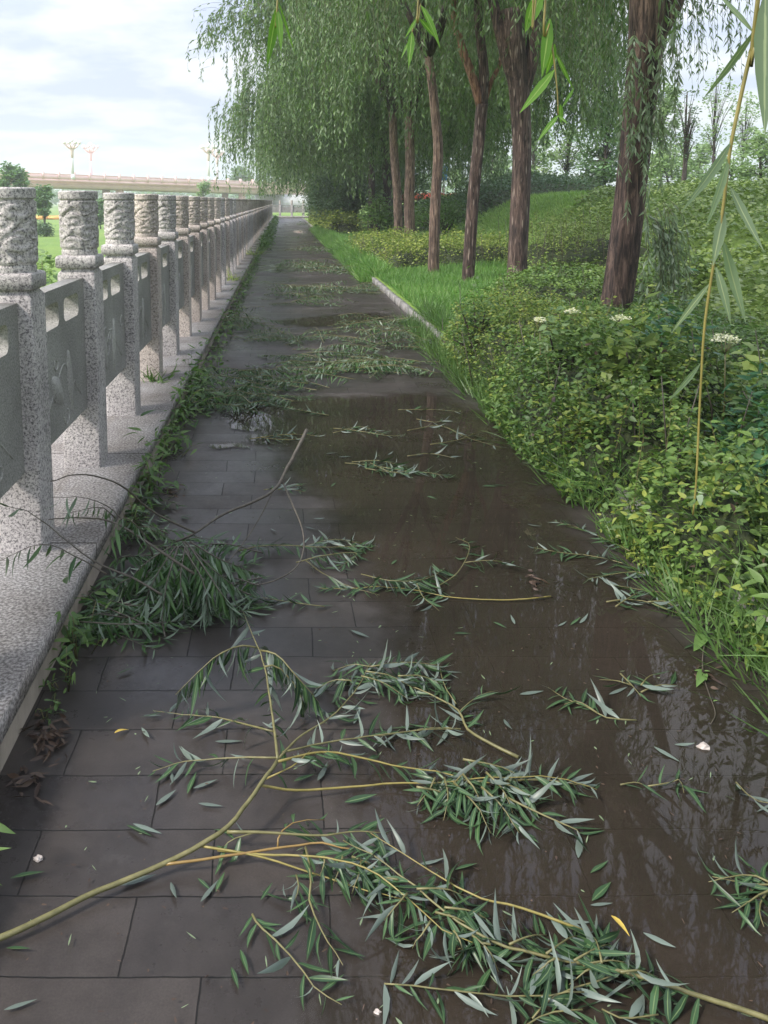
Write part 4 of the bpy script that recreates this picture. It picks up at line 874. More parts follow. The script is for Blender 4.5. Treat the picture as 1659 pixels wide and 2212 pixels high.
B.px([(1360, 1190), (1310, 1165), (1250, 1140), (1195, 1125)], [.04, .02, .014, .012], r0=.0026, r1=.0013, start=.05, sp=.026, pale=.5)
B.px([(1420, 1250), (1370, 1235), (1300, 1245), (1270, 1250)], .02, r0=.0024, r1=.0012, sp=.022, pale=.4)
B.px([(1440, 1280), (1390, 1275), (1320, 1262)], .02, r0=.0024, r1=.0012, sp=.024, pale=.4)
B.build()
simple('leafy twig lying on the mud near the right edge under the overhanging weeds', 115, [([(1310, 1300), (1350, 1295), (1400, 1300), (1450, 1320), (1490, 1330)], .014), ([(1330, 1310), (1360, 1290), (1380, 1280)], .03), ([(1400, 1300), (1440, 1300), (1470, 1325)], .02)], sp=.02, pale=.45, r0=.003, r1=.0013)
simple('small sprig with one silvery leaf turned up on the right of the flooded paving', 116, [([(1340, 1455), (1365, 1480), (1385, 1505)], .02), ([(1385, 1495), (1420, 1480), (1460, 1478)], .012), ([(1365, 1480), (1330, 1470), (1295, 1468)], .012), ([(1385, 1480), (1400, 1462), (1420, 1455)], .03)], sp=.03, pale=.35, r0=.0026, r1=.0013)
simple('half sunk thin twig slanting below the small sprig, tip to the upper left', 117, [([(1375, 1556), (1310, 1550), (1270, 1528), (1220, 1508), (1185, 1485)], .010), ([(1290, 1540), (1250, 1515), (1220, 1520)], .012)], sp=.021, pale=.15, r0=.0026, r1=.0013)
simple('dark narrow leaved twig entering at the right edge near the bottom', 118, [([(1720, 1905), (1660, 1912), (1600, 1905), (1540, 1895)], .015), ([(1680, 1915), (1630, 1940), (1580, 1975)], .02), ([(1660, 1920), (1640, 1960), (1650, 2000)], .012), ([(1670, 1910), (1620, 1890), (1530, 1905)], .02)], sp=.02, pale=.3, r0=.003, r1=.0013)
simple('tiny sprig with drooping leaves right of the sky glints on the water', 119, [([(1340, 1695), (1375, 1690), (1405, 1700)], .012), ([(1400, 1698), (1440, 1692), (1470, 1685), (1478, 1715)], .014)], sp=.026, pale=.5, r0=.002, r1=.001)
simple('pale leaf pair on a short twig cut off by the right edge', 120, [([(1590, 1690), (1620, 1720), (1650, 1735)], .014), ([(1700, 1740), (1660, 1735), (1640, 1728)], .014)], sp=.05, pale=.9, r0=.002, r1=.001)
heap('wide tangle of fallen twigs across the head of the dark puddle', 121, [(470, 850, 70, 40), (560, 840, 90, 40), (640, 820, 90, 40), (720, 805, 80, 30), (500, 880, 90, 25)], 60, (.3, .8), .16, True, 0, .017, None, .35)
heap('tangle of fallen twigs right of centre reaching the hedge corner', 122, [(800, 790, 70, 20), (860, 800, 60, 16), (760, 770, 50, 20)], 32, (.3, .7), .14, True, 0, .017, None, .45)
heap('band of fallen twigs spanning the path level with the start of the hedge', 123, [(560, 735, 60, 14), (650, 740, 80, 14), (760, 735, 90, 18), (860, 745, 60, 14), (520, 705, 30, 14)], 54, (.4, .9), .2, True, 1, .024, None, .35, .10)
heap('loose twigs beside the white kerb at the start of the bright grass', 124, [(800, 705, 70, 14), (870, 700, 40, 14)], 22, (.4, .9), .15, True, 1, .024, None, .45, .10)
heap('band of twigs crossing the path level with the tan footed tree', 125, [(620, 640, 30, 10), (690, 635, 60, 8), (770, 632, 60, 7), (690, 655, 60, 8)], 46, (.5, 1.1), .22, True, 1, .03, None, .4, .11)
heap('twigs strewn across the path before the yellow hedge', 126, [(680, 578, 60, 8), (720, 590, 60, 8), (650, 580, 30, 5)], 40, (.6, 1.2), .25, True, 1, .035, None, .35, .12)
heap('scattered twigs farther along the path past the yellow hedge', 127, [(700, 545, 40, 6), (650, 540, 30, 5), (690, 525, 30, 4)], 26, (.6, 1.2), .2, True, 1, .04, None, .35, .13)
heap('most distant twigs on the path near the bend', 128, [(670, 505, 20, 4), (640, 515, 20, 3), (655, 485, 14, 3)], 20, (.6, 1.2), .2, True, 1, .05, None, .35, .14)
heap('leafy twig resting on the coping between two posts', 129, [(335, 820, 12, 3)], 1, (.2, .25), .03, True, 0, .02)

# loose single leaves
def loose():
    rng = np.random.default_rng(44)
    spots = [(318, 1790, 25, 1), (375, 1925, 70, 1), (455, 1738, 10, 1), (372, 1682, 80, 1), (935, 1862, -10, 1), (1300, 1925, -40, 0), (1250, 1825, -70, 1), (1000, 1368, 0, 0), (1080, 1350, 50, 0), (40, 2050, 5, 0), (60, 1890, -15, 0), (45, 2170, -20, 1), (315, 1585, 60, 1), (700, 1310, -20, 0), (690, 1120, 0, 1), (330, 1545, 0, 1), (1080, 1048, 0, 0), (1140, 1000, 10, 1), (1060, 1050, 0, 0), (215, 1235, 15, 1)]
    for k in range(70): spots.append((rng.uniform(250, 1500), 900 + 1250 * rng.random() ** 1.3, rng.uniform(-90, 90), rng.random() < .5))
    n = 0
    for k, (px, py, a, pale) in enumerate(spots):
        p = G(px, py, .008)
        if not (XP + .08 < p[0] < XK - .12): continue
        g = Geo(); L = rng.uniform(.05, .085); a = R_(a)
        leaves(g, np.array([[-L * .5, 0, .0]]), np.array([[1, 0, .05]]), np.array([[rng.uniform(-.3, .3), rng.uniform(-.3, .3), -1.0 if pale else 1.0]]), [L], [L * rng.uniform(.15, .22)], [rng.uniform(-.1, .2) * (-1 if pale else 1)], 0, 'willow', np.array([rng.random()]), -.002, .35)
        o = g.build('willow_leaf', M['fallen'], smooth=True); o.location = p; o.rotation_euler = (0, 0, -a)
        tag(o, 'single loose willow leaf lying on the wet paving away from any twig', 'leaf', 'loose willow leaves on the path')
    for px, py, a, lab in ((262, 1577, -40, 'small yellow leaf on the paving above the long bare stem'), (1340, 1995, 60, 'curled yellow leaf on the leafy branch at the bottom right')):
        g = Geo(); leaves(g, np.array([[-.022, 0, 0]]), np.array([[1, 0, .1]]), np.array([[.1, .1, 1.0]]), [.045], [.012], [.3], 0, 'willow', np.array([.6]), None, .4)
        o = g.build('yellow_leaf', M['yellowleaf'], smooth=True); o.location = G(px, py, .012 if px < 400 else .05); o.rotation_euler = (0, 0, -R_(a)); tag(o, lab, 'leaf')
    g = Geo(); n = 240; P = []
    for cx, cy, rx, ry, m in ((100, 1590, 35, 45, 70), (60, 1680, 25, 40, 26), (370, 1060, 25, 10, 40), (1520, 1460, 30, 15, 20), (1150, 1250, 15, 20, 18)):
        for k in range(m): P.append(G(cx + rng.normal(0, rx * .6), cy + rng.normal(0, ry * .6), .008 + rng.random() * .012))
    P = np.array(P); P = P[(P[:, 0] > XP + .005)]; n = len(P)
    D = rand_dirs(rng, n, -.2, .2); leaves(g, P, D, rand_dirs(rng, n, .3, 1), rng.uniform(.02, .06, n), rng.uniform(.006, .014, n), rng.uniform(0, .4, n), 0, 'willow', rng.random(n), .006, .3)
    tag(g.build('leaf_litter', M['deadleaf'], smooth=True), 'brown dead leaf litter gathered against the plinth and the kerb', 'leaf litter', kind='stuff')
    n = 1100; x = rng.uniform(XP + .02, XK - .02, n); y = 1.0 + 9 * rng.random(n) ** 1.6; g = Geo(); P = np.stack([x, y, np.full(n, .007)], 1)
    leaves(g, P, rand_dirs(rng, n, -.1, .1), rand_dirs(rng, n, .6, 1), rng.uniform(.004, .016, n), rng.uniform(.002, .006, n), 0, 0, 'broad', rng.random(n), .006, .3)
    tag(g.build('leaf_crumbs', M['deadleaf']), 'tiny leaf crumbs and grit scattered over the wet paving', 'debris', kind='stuff')
    n = 420; x = rng.uniform(XP + .02, XK - .02, n); y = 1.0 + 9 * rng.random(n) ** 1.6; g = Geo(); P = np.stack([x, y, np.full(n, .007)], 1)
    leaves(g, P, rand_dirs(rng, n, -.1, .1), rand_dirs(rng, n, .6, 1), rng.uniform(.005, .03, n), rng.uniform(.002, .006, n), 0, 0, 'willow', rng.random(n), .006, .3)
    tag(g.build('leaf_crumbs', M['greyleaf']), 'pale torn leaf scraps scattered over the wet paving', 'debris', kind='stuff')
    def rock(px, py, r, lab, seed):
        g = Geo(); rg = np.random.default_rng(seed); bm = bmesh.new(); bmesh.ops.create_icosphere(bm, subdivisions=2, radius=1)
        for v in bm.verts: v.co = Vector((v.co.x * r * 1.25, v.co.y * r, v.co.z * r * .8)) * (1 + .22 * math.sin(3 * v.co.x + 5 * v.co.y + seed) + rg.normal(0, .05))
        me = bpy.data.meshes.new('pebble'); bm.to_mesh(me); bm.free(); o = link('pebble', me, None, M['pebble']); o.location = G(px, py, r * .5); tag(o, lab, 'stone')
    rock(1520, 1614, .013, 'pale squarish pebble in the brown water near the right edge', 3)
    rock(82, 1855, .008, 'little white stone chip on the dark slab near the left edge', 4)
    rock(815, 2188, .006, 'tiny grey stone chip at the very bottom of the path', 5)
loose()

# ------------------------------------------------------------------ shrubs and weeds
def leaf_cloud(g, P, rng, Lr, wr, up=.4, lod=1, kind='broad', rnd=None, spread=1.0, bend=.2):
    n = len(P); D = rand_dirs(rng, n, -.55, .6); N = rand_dirs(rng, n, -.2, 1) * spread + np.array([0, 0, up + .5])
    L = rng.uniform(*Lr, n); leaves(g, P, D, N, L, L * rng.uniform(*wr, n), rng.uniform(-.1, bend + .2, n), lod, kind, rng.random(n) if rnd is None else rnd)
def lump(x, y, s): return (np.sin(x * 2.1 * s + 1.3) * np.sin(y * 1.7 * s + .4) + .6 * np.sin(x * 4.7 * s + y * 3.1 * s) + .4 * np.sin(x * 9.1 * s - y * 7.3 * s)) / 2
def bed(name, label, cat, poly, H, dens, Lr, wr, m_, seed, lipx=None, core=.62, lod=1, tw=True, fall=.2, mix=(), sprig=9):
    """a shrub mass on the polygon (x, y metres): leaves through its outer shell, a shade-coloured filler sheet and twigs inside"""
    rng = np.random.default_rng(seed); poly = np.array(poly, float); lo, hi = poly.min(0), poly.max(0)
    def inside(x, y):
        c = np.zeros(len(x), bool); d = np.full(len(x), 9.)
        for (x0, y0), (x1, y1) in zip(poly, np.roll(poly, -1, 0)):
            c ^= ((y0 > y) != (y1 > y)) & (x < (x1 - x0) * (y - y0) / (y1 - y0 + 1e-12) + x0)
            e = np.array([x1 - x0, y1 - y0]); t = np.clip(((x - x0) * e[0] + (y - y0) * e[1]) / (e @ e), 0, 1); d = np.minimum(d, np.hypot(x - x0 - t * e[0], y - y0 - t * e[1]))
        return c, d
    area = abs(np.sum(poly[:, 0] * np.roll(poly[:, 1], -1) - poly[:, 1] * np.roll(poly[:, 0], -1))) / 2
    n = int(area * dens * (hi - lo).prod() / area)
    x = rng.uniform(lo[0], hi[0], n); y = rng.uniform(lo[1], hi[1], n); c, d = inside(x, y)
    x, y, d = x[c], y[c], d[c]; h = H * (.78 + .34 * lump(x, y, 1.6) + .12 * lump(x, y, 4.1)) * (.30 + .70 * np.clip(d / fall, 0, 1) ** .55)
    f = 1 - rng.random(len(x)) ** 2.2 * .75
    near = d < fall * .9; f = np.where(near, rng.uniform(.02, 1.0, len(x)), f)
    z = hground(x, y) + h * f + rng.normal(0, .018, len(x))
    z = np.where(x < XK + .09, np.maximum(z, .03), z)
    org = np.array([*poly.mean(0), 0.1]); root = empty(name, org, label, cat)
    tone = np.clip(.5 + .35 * lump(x, y, .8) + rng.normal(0, .22, len(x)), 0, 1); P = np.stack([x, y, z], 1)
    u = rng.random(len(x)) + .25 * lump(x, y, 1.1) * (rng.random(len(x)) < .8); acc = 0
    for mm, fr in (*mix, (m_, 9)):
        k = (u >= acc) & (u < acc + fr) if acc else u < fr; acc += fr
        g = Geo(); leaf_cloud(g, P[k], rng, (Lr[0] * .7, Lr[1]), wr, .3, lod, 'broad', tone[k])
        if g.n: g.build('leaves', mm, root, org)
    if sprig:
        g = Geo(); gl2 = Geo(); m = int(area * sprig); sx = rng.uniform(lo[0], hi[0], m * 2); sy = rng.uniform(lo[1], hi[1], m * 2); cc, dd = inside(sx, sy)
        for px, py, pd in zip(sx[cc], sy[cc], dd[cc]):
            hh = H * (.80 + .28 * float(lump(px, py, 1.6))) * (.30 + .70 * min(1, pd / fall) ** .55); z0 = float(hground(px, py)); ln = rng.uniform(.10, .26) * min(1, H / .4); lean = rng.normal(0, .45, 2) * ln
            q = np.array([(px, py, z0 + hh * .5), (px + lean[0] * .4, py + lean[1] * .4, z0 + hh), (px + lean[0], py + lean[1], z0 + hh + ln * .8)]); q = spline(q, 7); tube(g, q, np.linspace(.003, .001, 7), 3, cap=False)
            j = rng.integers(9, 15); t = rng.uniform(.35, 1, j) * 6; i = np.minimum(t.astype(int), 5); f = (t - i)[:, None]; P = q[i] * (1 - f) + q[i + 1] * f
            leaves(gl2, P, rand_dirs(rng, j, -.1, .6), rand_dirs(rng, j, .1, 1), rng.uniform(*Lr, j) * .9, rng.uniform(*Lr, j) * np.mean(wr), rng.uniform(0, .5, j), lod, 'broad', np.clip(rng.uniform(.5, 1.1, j), 0, 1))
        if g.n:
            o = tag(g.build('shoots', M['stem'], root, org), kind='stuff'); gl2.build('leaves', m_, o, org)
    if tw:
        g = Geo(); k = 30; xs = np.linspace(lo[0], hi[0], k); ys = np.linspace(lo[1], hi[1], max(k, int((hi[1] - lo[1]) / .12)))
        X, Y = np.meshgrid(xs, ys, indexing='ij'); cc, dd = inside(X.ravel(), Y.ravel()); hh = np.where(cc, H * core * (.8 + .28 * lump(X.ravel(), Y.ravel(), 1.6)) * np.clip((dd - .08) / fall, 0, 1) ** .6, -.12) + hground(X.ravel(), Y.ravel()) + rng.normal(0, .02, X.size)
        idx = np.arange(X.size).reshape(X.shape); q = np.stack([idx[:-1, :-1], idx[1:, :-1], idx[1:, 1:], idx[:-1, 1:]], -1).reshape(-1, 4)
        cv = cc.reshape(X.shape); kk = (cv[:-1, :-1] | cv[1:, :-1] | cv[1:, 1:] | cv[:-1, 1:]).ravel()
        g.add(np.stack([X.ravel(), Y.ravel(), hh], 1), q[kk]); g.build('dark_core', M['core'], root, org, smooth=True)  # added solid sheet, closes the view through and is coloured as inner shade
        g = Geo()
        for s in range(int(area * 14)):
            a = rng.uniform(0, 6.28); px, py = rng.uniform(lo, hi)
            c2, d2 = inside(np.array([px]), np.array([py]))
            if not c2[0]: continue
            z0 = float(hground(px, py)); t = np.array([px + .12 * math.cos(a), py + .12 * math.sin(a), z0 + H * rng.uniform(.6, 1.08)])
            tube(g, [(px, py, z0), ((px + t[0]) / 2, (py + t[1]) / 2, z0 + H * .5), t], [.005, .004, .002], 4)
        if g.n: tag(g.build('branches', M['stem_dark'], root, org), kind='stuff')
    return root
bed('hedge', 'leafy green hedge mass bulging over the kerb in the middle right', 'hedge', [(1.52, 2.9), (1.44, 3.74), (1.73, 3.78), (1.73, 3.97), (1.44, 4.04), (1.42, 4.5), (1.40, 5.2), (1.44, 5.9), (3.0, 6.5), (2.9, 5.1), (2.3, 4.5), (1.95, 3.8), (1.85, 2.9)], .62, 7200, (.024, .052), (.38, .58), M['hedge'], 201, lod=0, fall=.11, mix=((M['hedge_y'], .2), (M['weed'], .2), (M['deadleaf'], .012)))
bed('hedge', 'yellow green hedge corner beside the bright grass, in front of the leaning trunk', 'hedge', [(1.55, 5.7), (1.50, 6.6), (1.54, 7.9), (1.60, 8.7), (2.6, 8.6), (2.9, 6.3)], .56, 7000, (.022, .045), (.42, .6), M['hedge_y'], 202, lod=1, fall=.12, mix=((M['hedge'], .45), (M['deadleaf'], .012)))
bed('shrub', 'blue green shrub with pointed leaves filling the right edge', 'shrub', [(1.72, 2.0), (1.62, 2.6), (1.86, 3.0), (1.94, 3.7), (2.3, 4.45), (2.95, 5.1), (4.0, 4.6), (4.0, 3.2), (3.4, 1.6)], .62, 3000, (.045, .09), (.30, .46), M['hedge_b'], 203, lod=0, mix=((M['weed'], .3), (M['hedge'], .2), (M['deadleaf'], .01)))
bed('shrub', 'low mixed weeds and shrubs at the foot of the hedge by the lower right edge', 'shrub', [(1.60, .4), (1.56, 1.6), (1.50, 2.6), (1.62, 3.0), (2.0, 2.4), (3.4, 1.8), (3.4, .4)], .50, 4200, (.035, .08), (.25, .45), M['weed'], 204, lod=0, fall=.12, mix=((M['hedge'], .3), (M['hedge_y'], .1)))
bed('shrub', 'bright yellow green weed cushion over the kerb next to the bare kerb stone', 'shrub', [(1.50, 3.15), (1.44, 3.4), (1.48, 3.74), (1.78, 3.74), (1.75, 3.2)], .24, 6000, (.012, .028), (.4, .6), M['hedge_y'], 205, lod=1, tw=False, fall=.15)
bed('shrub', 'olive shrubs between the first two willow trunks', 'shrub', [(2.7, 10.2), (2.9, 12.2), (4.4, 12.4), (6.0, 11.5), (4.6, 9.9)], .42, 2200, (.035, .07), (.4, .6), M['hedge'], 206)
bed('shrub', 'bushy olive shrub with bare twigs behind the second willow', 'shrub', [(3.9, 13.6), (4.2, 16.5), (5.8, 16.5), (6.0, 13.2)], .95, 1500, (.035, .06), (.4, .55), M['vine'], 207, core=.5)
bed('hedge', 'low yellow hedge running behind the tan footed tree', 'hedge', [(2.05, 16.6), (1.78, 19.5), (1.74, 23.5), (3.2, 24.0), (3.4, 19.2), (4.8, 19.0), (4.8, 16.8)], .62, 1500, (.04, .075), (.45, .6), M['hedge_y'], 208)
bed('hedge', 'yellow green shrub strip along the right of the path near the bend', 'hedge', [(1.72, 34), (1.7, 58), (3.0, 60), (3.2, 34)], .9, 380, (.09, .16), (.5, .65), M['hedge_y'], 209)
bed('hedge', 'dark clipped hedge climbing the grassy bank behind the trunks', 'hedge', [(5.0, 30), (5.2, 34), (14.5, 45), (15.5, 40), (8, 31.5)], 1.0, 420, (.08, .14), (.5, .65), M['darkbush'], 210)
def bush(label, x, y, rx, h, n, Lr, m_, seed, group=None, z0=None, cat='shrub', name='shrub'):
    rng = np.random.default_rng(seed); z = float(hground(x, y)) if z0 is None else z0
    org = np.array([x, y, z]); root = empty(name, org, label, cat, group)
    g = Geo(); k = 26; c = rand_dirs(rng, k, -.2, 1) * np.array([rx * .75, rx * .75, h * .5]) * rng.uniform(.4, 1, (k, 1)) + (0, 0, h * .42)
    ci = rng.integers(0, k, n); P = c[ci] + rng.normal(0, 1, (n, 3)) * np.array([rx * .2, rx * .2, h * .13]); P[:, 2] = np.maximum(P[:, 2], .03)
    leaf_cloud(g, P, rng, Lr, (.4, .6), .5, 1, 'broad', np.clip(rng.random(k)[ci] * .6 + .4 * rng.random(n), 0, 1)); g.build('leaves', m_, root)
    g = Geo()
    for j in range(12):
        t = c[j]; tube(g, spline([(0, 0, -.05), t * .5 + (0, 0, .1), t], 6), np.linspace(.02 * h, .006 * h, 6), 5)
    g.build('branches', M['bark_far'], root); return root
for k, (x, y, r, h, lab) in enumerate([(3.0, 36.5, 1.5, 2.6, 'tall dark shrub beside the slender dark trunk'), (2.5, 40.5, 1.4, 3.0, 'tall dark shrub second along from the slender trunk'), (2.6, 45.5, 1.6, 3.2, 'large dark shrub under the far willow curtain'), (2.5, 51, 1.5, 3.0, 'dark rounded shrub near the yellow shrub strip'), (2.9, 57, 1.7, 3.2, 'dark shrub last before the bend'), (5.5, 41, 2.0, 3.4, 'dark shrub filling the gap behind the broad dark trunk'), (6.0, 48, 2.2, 3.6, 'farthest dark shrub behind the trunks')]):
    bush(lab, x, y, r, h, 5200, (.10, .18), M['darkbush'], 300 + k, 'dark shrubs under the far willows')
bed('shrub', 'low leafy weeds round the foot of the leaning trunk', 'shrub', [(2.2, 6.6), (2.3, 8.8), (3.2, 10.0), (4.6, 9.6), (4.4, 6.4)], .20, 2400, (.03, .07), (.3, .5), M['weed'], 211, mix=((M['hedge'], .4),), core=.4)
bush('pale reedy shrub between the slender trunk and the tan trunks', 3.4, 30.5, .8, 1.5, 1600, (.08, .16), M['weed'], 320)
bush('fresh green shrub at the foot of the bank behind the tan twins', 5.2, 27.5, 1.2, 1.3, 2600, (.07, .12), M['weed'], 321)

for k, (lab, x, y, rx, h, n, Lr, mt) in enumerate([('broad leaved plant standing out of the hedge middle', 2.05, 4.75, .30, .78, 420, (.06, .11), 'vine'), ('loose pale weed rising from the hedge nearer the path', 1.78, 5.35, .22, .74, 520, (.03, .07), 'paletree'),
        ('dark leafy plant in the hedge behind the hanging yellow twig', 2.35, 5.2, .32, .82, 520, (.05, .09), 'hedge_b'), ('feathery yellow weed on the path side of the hedge', 1.62, 4.45, .18, .55, 620, (.02, .045), 'hedge_y'), ('tall mixed weed at the far corner of the hedge', 1.72, 7.4, .30, .82, 700, (.03, .07), 'weed')]):
    bush(lab, x, y, rx, h, n, Lr, M[mt], 340 + k, 'plants growing through the hedge', cat='plant', name='leafy_plant')

def scatter(n, x0, x1, y0, y1, rng, cond=None):
    x = rng.uniform(x0, x1, n); y = rng.uniform(y0, y1, n)
    if cond is not None: k = cond(x, y); x, y = x[k], y[k]
    return x, y
def vines():
    rng = np.random.default_rng(60)
    lim = lambda x, y: (y < 17.0 + (x - 5) * 2.1) & ((x > 4.25) | ((y < 6.5) & (x > 3.0)))
    x, y = scatter(95000, 3.0, 14, 3.0, 36, rng, lim)
    keep = rng.random(len(x)) < np.clip(1.25 - (y - 5) * .022, .4, 1); x, y = x[keep], y[keep]
    z = hground(x, y) + .10 + .16 * (lump(x, y, .9) + .5) + rng.uniform(-.14, .08, len(x)); tone = np.clip(.5 + .4 * lump(x, y, .5) + rng.normal(0, .22, len(x)), 0, 1)
    g = Geo(); leaf_cloud(g, np.stack([x, y, z], 1), rng, (.06, .12), (.6, .85), .7, 1, 'broad', tone)
    tag(g.build('vine_cover', M['vine']), 'broad leaved vines covering the bank on the right', 'ground cover', kind='stuff')
    x, y = scatter(9000, 5, 13, 24, 60, rng, lambda x, y: (y > 33 + (x - 5) * 1.2))
    z = hground(x, y) + rng.uniform(0, .3, len(x)); g = Geo(); leaf_cloud(g, np.stack([x, y, z], 1), rng, (.12, .22), (.6, .85), .6, 1, 'broad')
    tag(g.build('vine_cover', M['weed']), 'green ground cover on the far part of the bank', 'ground cover', kind='stuff')
vines()
def grass(label, n, x0, x1, y0, y1, hr, seed, cond=None, wd=.006, m_='grass'):
    rng = np.random.default_rng(seed); x, y = scatter(n, x0, x1, y0, y1, rng, cond); n = len(x)
    P = np.stack([x, y, hground(x, y) - .01], 1); D = rand_dirs(rng, n, .55, 1); L = rng.uniform(*hr, n)
    g = Geo(); leaves(g, P, D, rand_dirs(rng, n, -.2, .3), L, np.full(n, wd) * rng.uniform(.7, 1.4, n), rng.uniform(.1, .6, n), 1, 'blade', np.clip(.5 + .4 * lump(x, y, .8) + rng.normal(0, .2, n), 0, 1))
    tag(g.build('grass', M[m_]), label, 'grass', kind='stuff')
grass('bright green lawn strip between the kerb and the willow trunks', 60000, 1.76, 4.4, 7.9, 17.2, (.06, .20), 70, None, .011)
grass('bright grass verge past the yellow hedge', 16000, 1.76, 4.2, 23.5, 36, (.10, .25), 71, None, .022)
grass('pale grass on the open part of the bank', 42000, 4.0, 13.5, 15, 42, (.10, .26), 72, lambda x, y: (y > 15.6 + (x - 5) * 2.1) & (y < 31.5 + (x - 5) * 1.15), .022, 'grass_lit')
def tuft(label, px, py, seed, n=90, h=(.10, .28), z=0, sx=.07, m_='weed', name='grass_tuft', wd=.0045, group=None, loc=None):
    rng = np.random.default_rng(seed); c = G(px, py, z) if loc is None else np.array(loc, float)
    P = np.stack([rng.normal(0, sx, n), rng.normal(0, sx, n), np.zeros(n)], 1); D = rand_dirs(rng, n, .35, 1) + P * 3; L = rng.uniform(*h, n)
    g = Geo(); leaves(g, P, D, rand_dirs(rng, n, -.1, .6), L, np.full(n, wd) * rng.uniform(.7, 1.3, n), rng.uniform(.1, .8, n), 0, 'blade', rng.random(n))
    o = g.build(name, M[m_]); o.location = c; return tag(o, label, 'grass' if name == 'grass_tuft' else 'weed', group)
GT = 'grass tufts spilling over the kerb'
for k, (x, y, h, lab) in enumerate([(1.60, 2.45, .3, 'grass tuft hanging over the kerb at the right edge of the photo'), (1.58, 2.75, .34, 'grass tuft with dry stalks beside the leaf pair vine'), (1.56, 3.9, .3, 'grass tuft just above the bare kerb stone'), (1.50, 4.15, .34, 'tall bright grass tuft above the kerb stone'), (1.46, 4.5, .32, 'grass tuft leaning over the flooded paving halfway up the hedge'), (1.50, 4.9, .28, 'grass tuft in the shade of the hedge middle'), (1.50, 5.5, .28, 'grass tuft at the foot of the yellow green hedge corner'), (1.56, 6.4, .26, 'small grass tuft near the far end of the hedge'), (1.9, 3.1, .5, 'tall grass blades standing in the hedge above the yellow weed cushion')]):
    tuft(lab, 0, 0, 400 + k, 85, (.09, h * .8), 0, .09, 'weed' if k % 3 else 'grass', loc=(x + .12, y, .08 if x < 1.8 else .25), group=GT)
def weed(label, loc, seed, n, r, h, Lr, m_='weed'):
    rng = np.random.default_rng(seed); org = np.array(loc, float); root = empty('weed_clump', org, label, 'weed', 'weeds growing along the foot of the plinth')
    P = np.stack([rng.normal(0, r[0], n), rng.normal(0, r[1], n), np.abs(rng.normal(0, .5, n)) * h], 1); P[:, 0] = np.maximum(P[:, 0], .004 + XP - org[0]); P[:, 2] = np.maximum(P[:, 2], .01)
    g = Geo(); leaf_cloud(g, P, rng, Lr, (.14, .36), .5, 0, 'broad', None, 1.0, .4); g.build('leaves', M[m_], root, smooth=True)
    g = Geo()
    for j in range(10):
        t = P[rng.integers(n)]; b = np.array([max(t[0] * .4, .004 + XP - org[0]), t[1] * .6, -.005]); tube(g, [b, (t + b) / 2 + (0, 0, .02), t], [.002, .0015, .001], 4)
    g.build('stems', M['stem'], root); return root
wl = [(1.62, 'leafy weed at the left edge of the photo beside the plinth', 40, (.03, .05), .14, (.03, .07)), (2.32, 'tiny weed sprouting above the dead leaf litter', 22, (.02, .03), .06, (.02, .035)), (2.48, 'small round leaved weed at the plinth foot below the leaf heap', 40, (.03, .05), .10, (.025, .045)), (2.70, 'grassy weed under the left side of the leaf heap', 50, (.05, .07), .2, (.04, .08)),
      (3.75, 'bright weed poking up above the leaf heap', 45, (.04, .08), .16, (.03, .06)), (4.25, 'tall foxtail weed topping the plinth edge past the heap', 150, (.05, .14), .28, (.04, .09)), (5.0, 'weed tuft in the plinth corner beside the first sky reflection', 120, (.06, .16), .22, (.04, .08)), (5.7, 'dense weed against the plinth left of the puddle head', 190, (.08, .22), .28, (.05, .09)), (6.5, 'dark green weed mound joining the twig tangle to the plinth', 220, (.10, .25), .3, (.05, .10))]
for k, (y, lab, n, r, h, Lr) in enumerate(wl): weed(lab, (XP + .05, y, 0), 500 + k, n, r, h, Lr)
rng = np.random.default_rng(77)
for k in range(17):
    y = 7.4 + k * 1.15 + rng.uniform(-.3, .3)
    weed('low green weed in the line that edges the plinth farther along the path', (XP + .08, y, 0), 520 + k, 54, (.06, .30), .22, (.05, .10))
g = Geo(); rng = np.random.default_rng(78); n = 4200; x = XP + .02 + np.abs(rng.normal(0, .14, n)); y = rng.uniform(26, 74, n); leaf_cloud(g, np.stack([x, y, np.abs(rng.normal(0, .13, n))], 1), rng, (.10, .18), (.3, .5)); tag(g.build('weed_strip', M['weed']), 'far strip of weeds along the plinth', 'weeds', kind='stuff')
for k, (px, py, lab) in enumerate([(335, 822, 'green weed growing from the coping beside the fourth post'), (545, 550, 'yellowish weed on the coping far along the railing'), (505, 606, 'yellowish weed on the coping midway along the railing')]):
    tuft(lab, px, py, 560 + k, 40, (.06, .16) if k == 0 else (.15, .35), PL, .05 if k == 0 else .12, 'weed' if k == 0 else 'hedge_y', 'weed_clump', .012)

# creeping vine with a leaf pair on the mud at the right
def creeper():
    pts = lay([(1525, 1375), (1518, 1420), (1520, 1460), (1532, 1500), (1545, 1540), (1535, 1565)], .008); org = pts[0].copy(); org[2] = 0
    root = empty('creeping_vine', org, 'thin creeping vine with leaf pairs on the mud below the hedge at right', 'vine')
    g = Geo(); tube(g, spline(pts, 30), np.linspace(.0026, .0012, 30), 6); g.build('stem', M['stem_dark'], root, org)
    g = Geo(); L = []
    for (x0, y0, x1, y1) in [(1522, 1370, 1498, 1402), (1524, 1368, 1545, 1362), (1520, 1366, 1505, 1355), (1520, 1450, 1497, 1444), (1520, 1450, 1536, 1447), (1520, 1452, 1505, 1478), (1521, 1453, 1528, 1466), (1540, 1515, 1552, 1510), (1538, 1512, 1532, 1505)]:
        p = G(x0, y0, .015); e = G(x1, y1, .03); d = e - p; ln = np.linalg.norm(d); leaves(g, p[None], d[None], np.array([[0, -.3, 1.0]]), [ln * .8], [ln * .26], [.2], 0, 'broad', np.array([.5]), .006, .3)
    g.build('leaves', M['grass'], root, org)
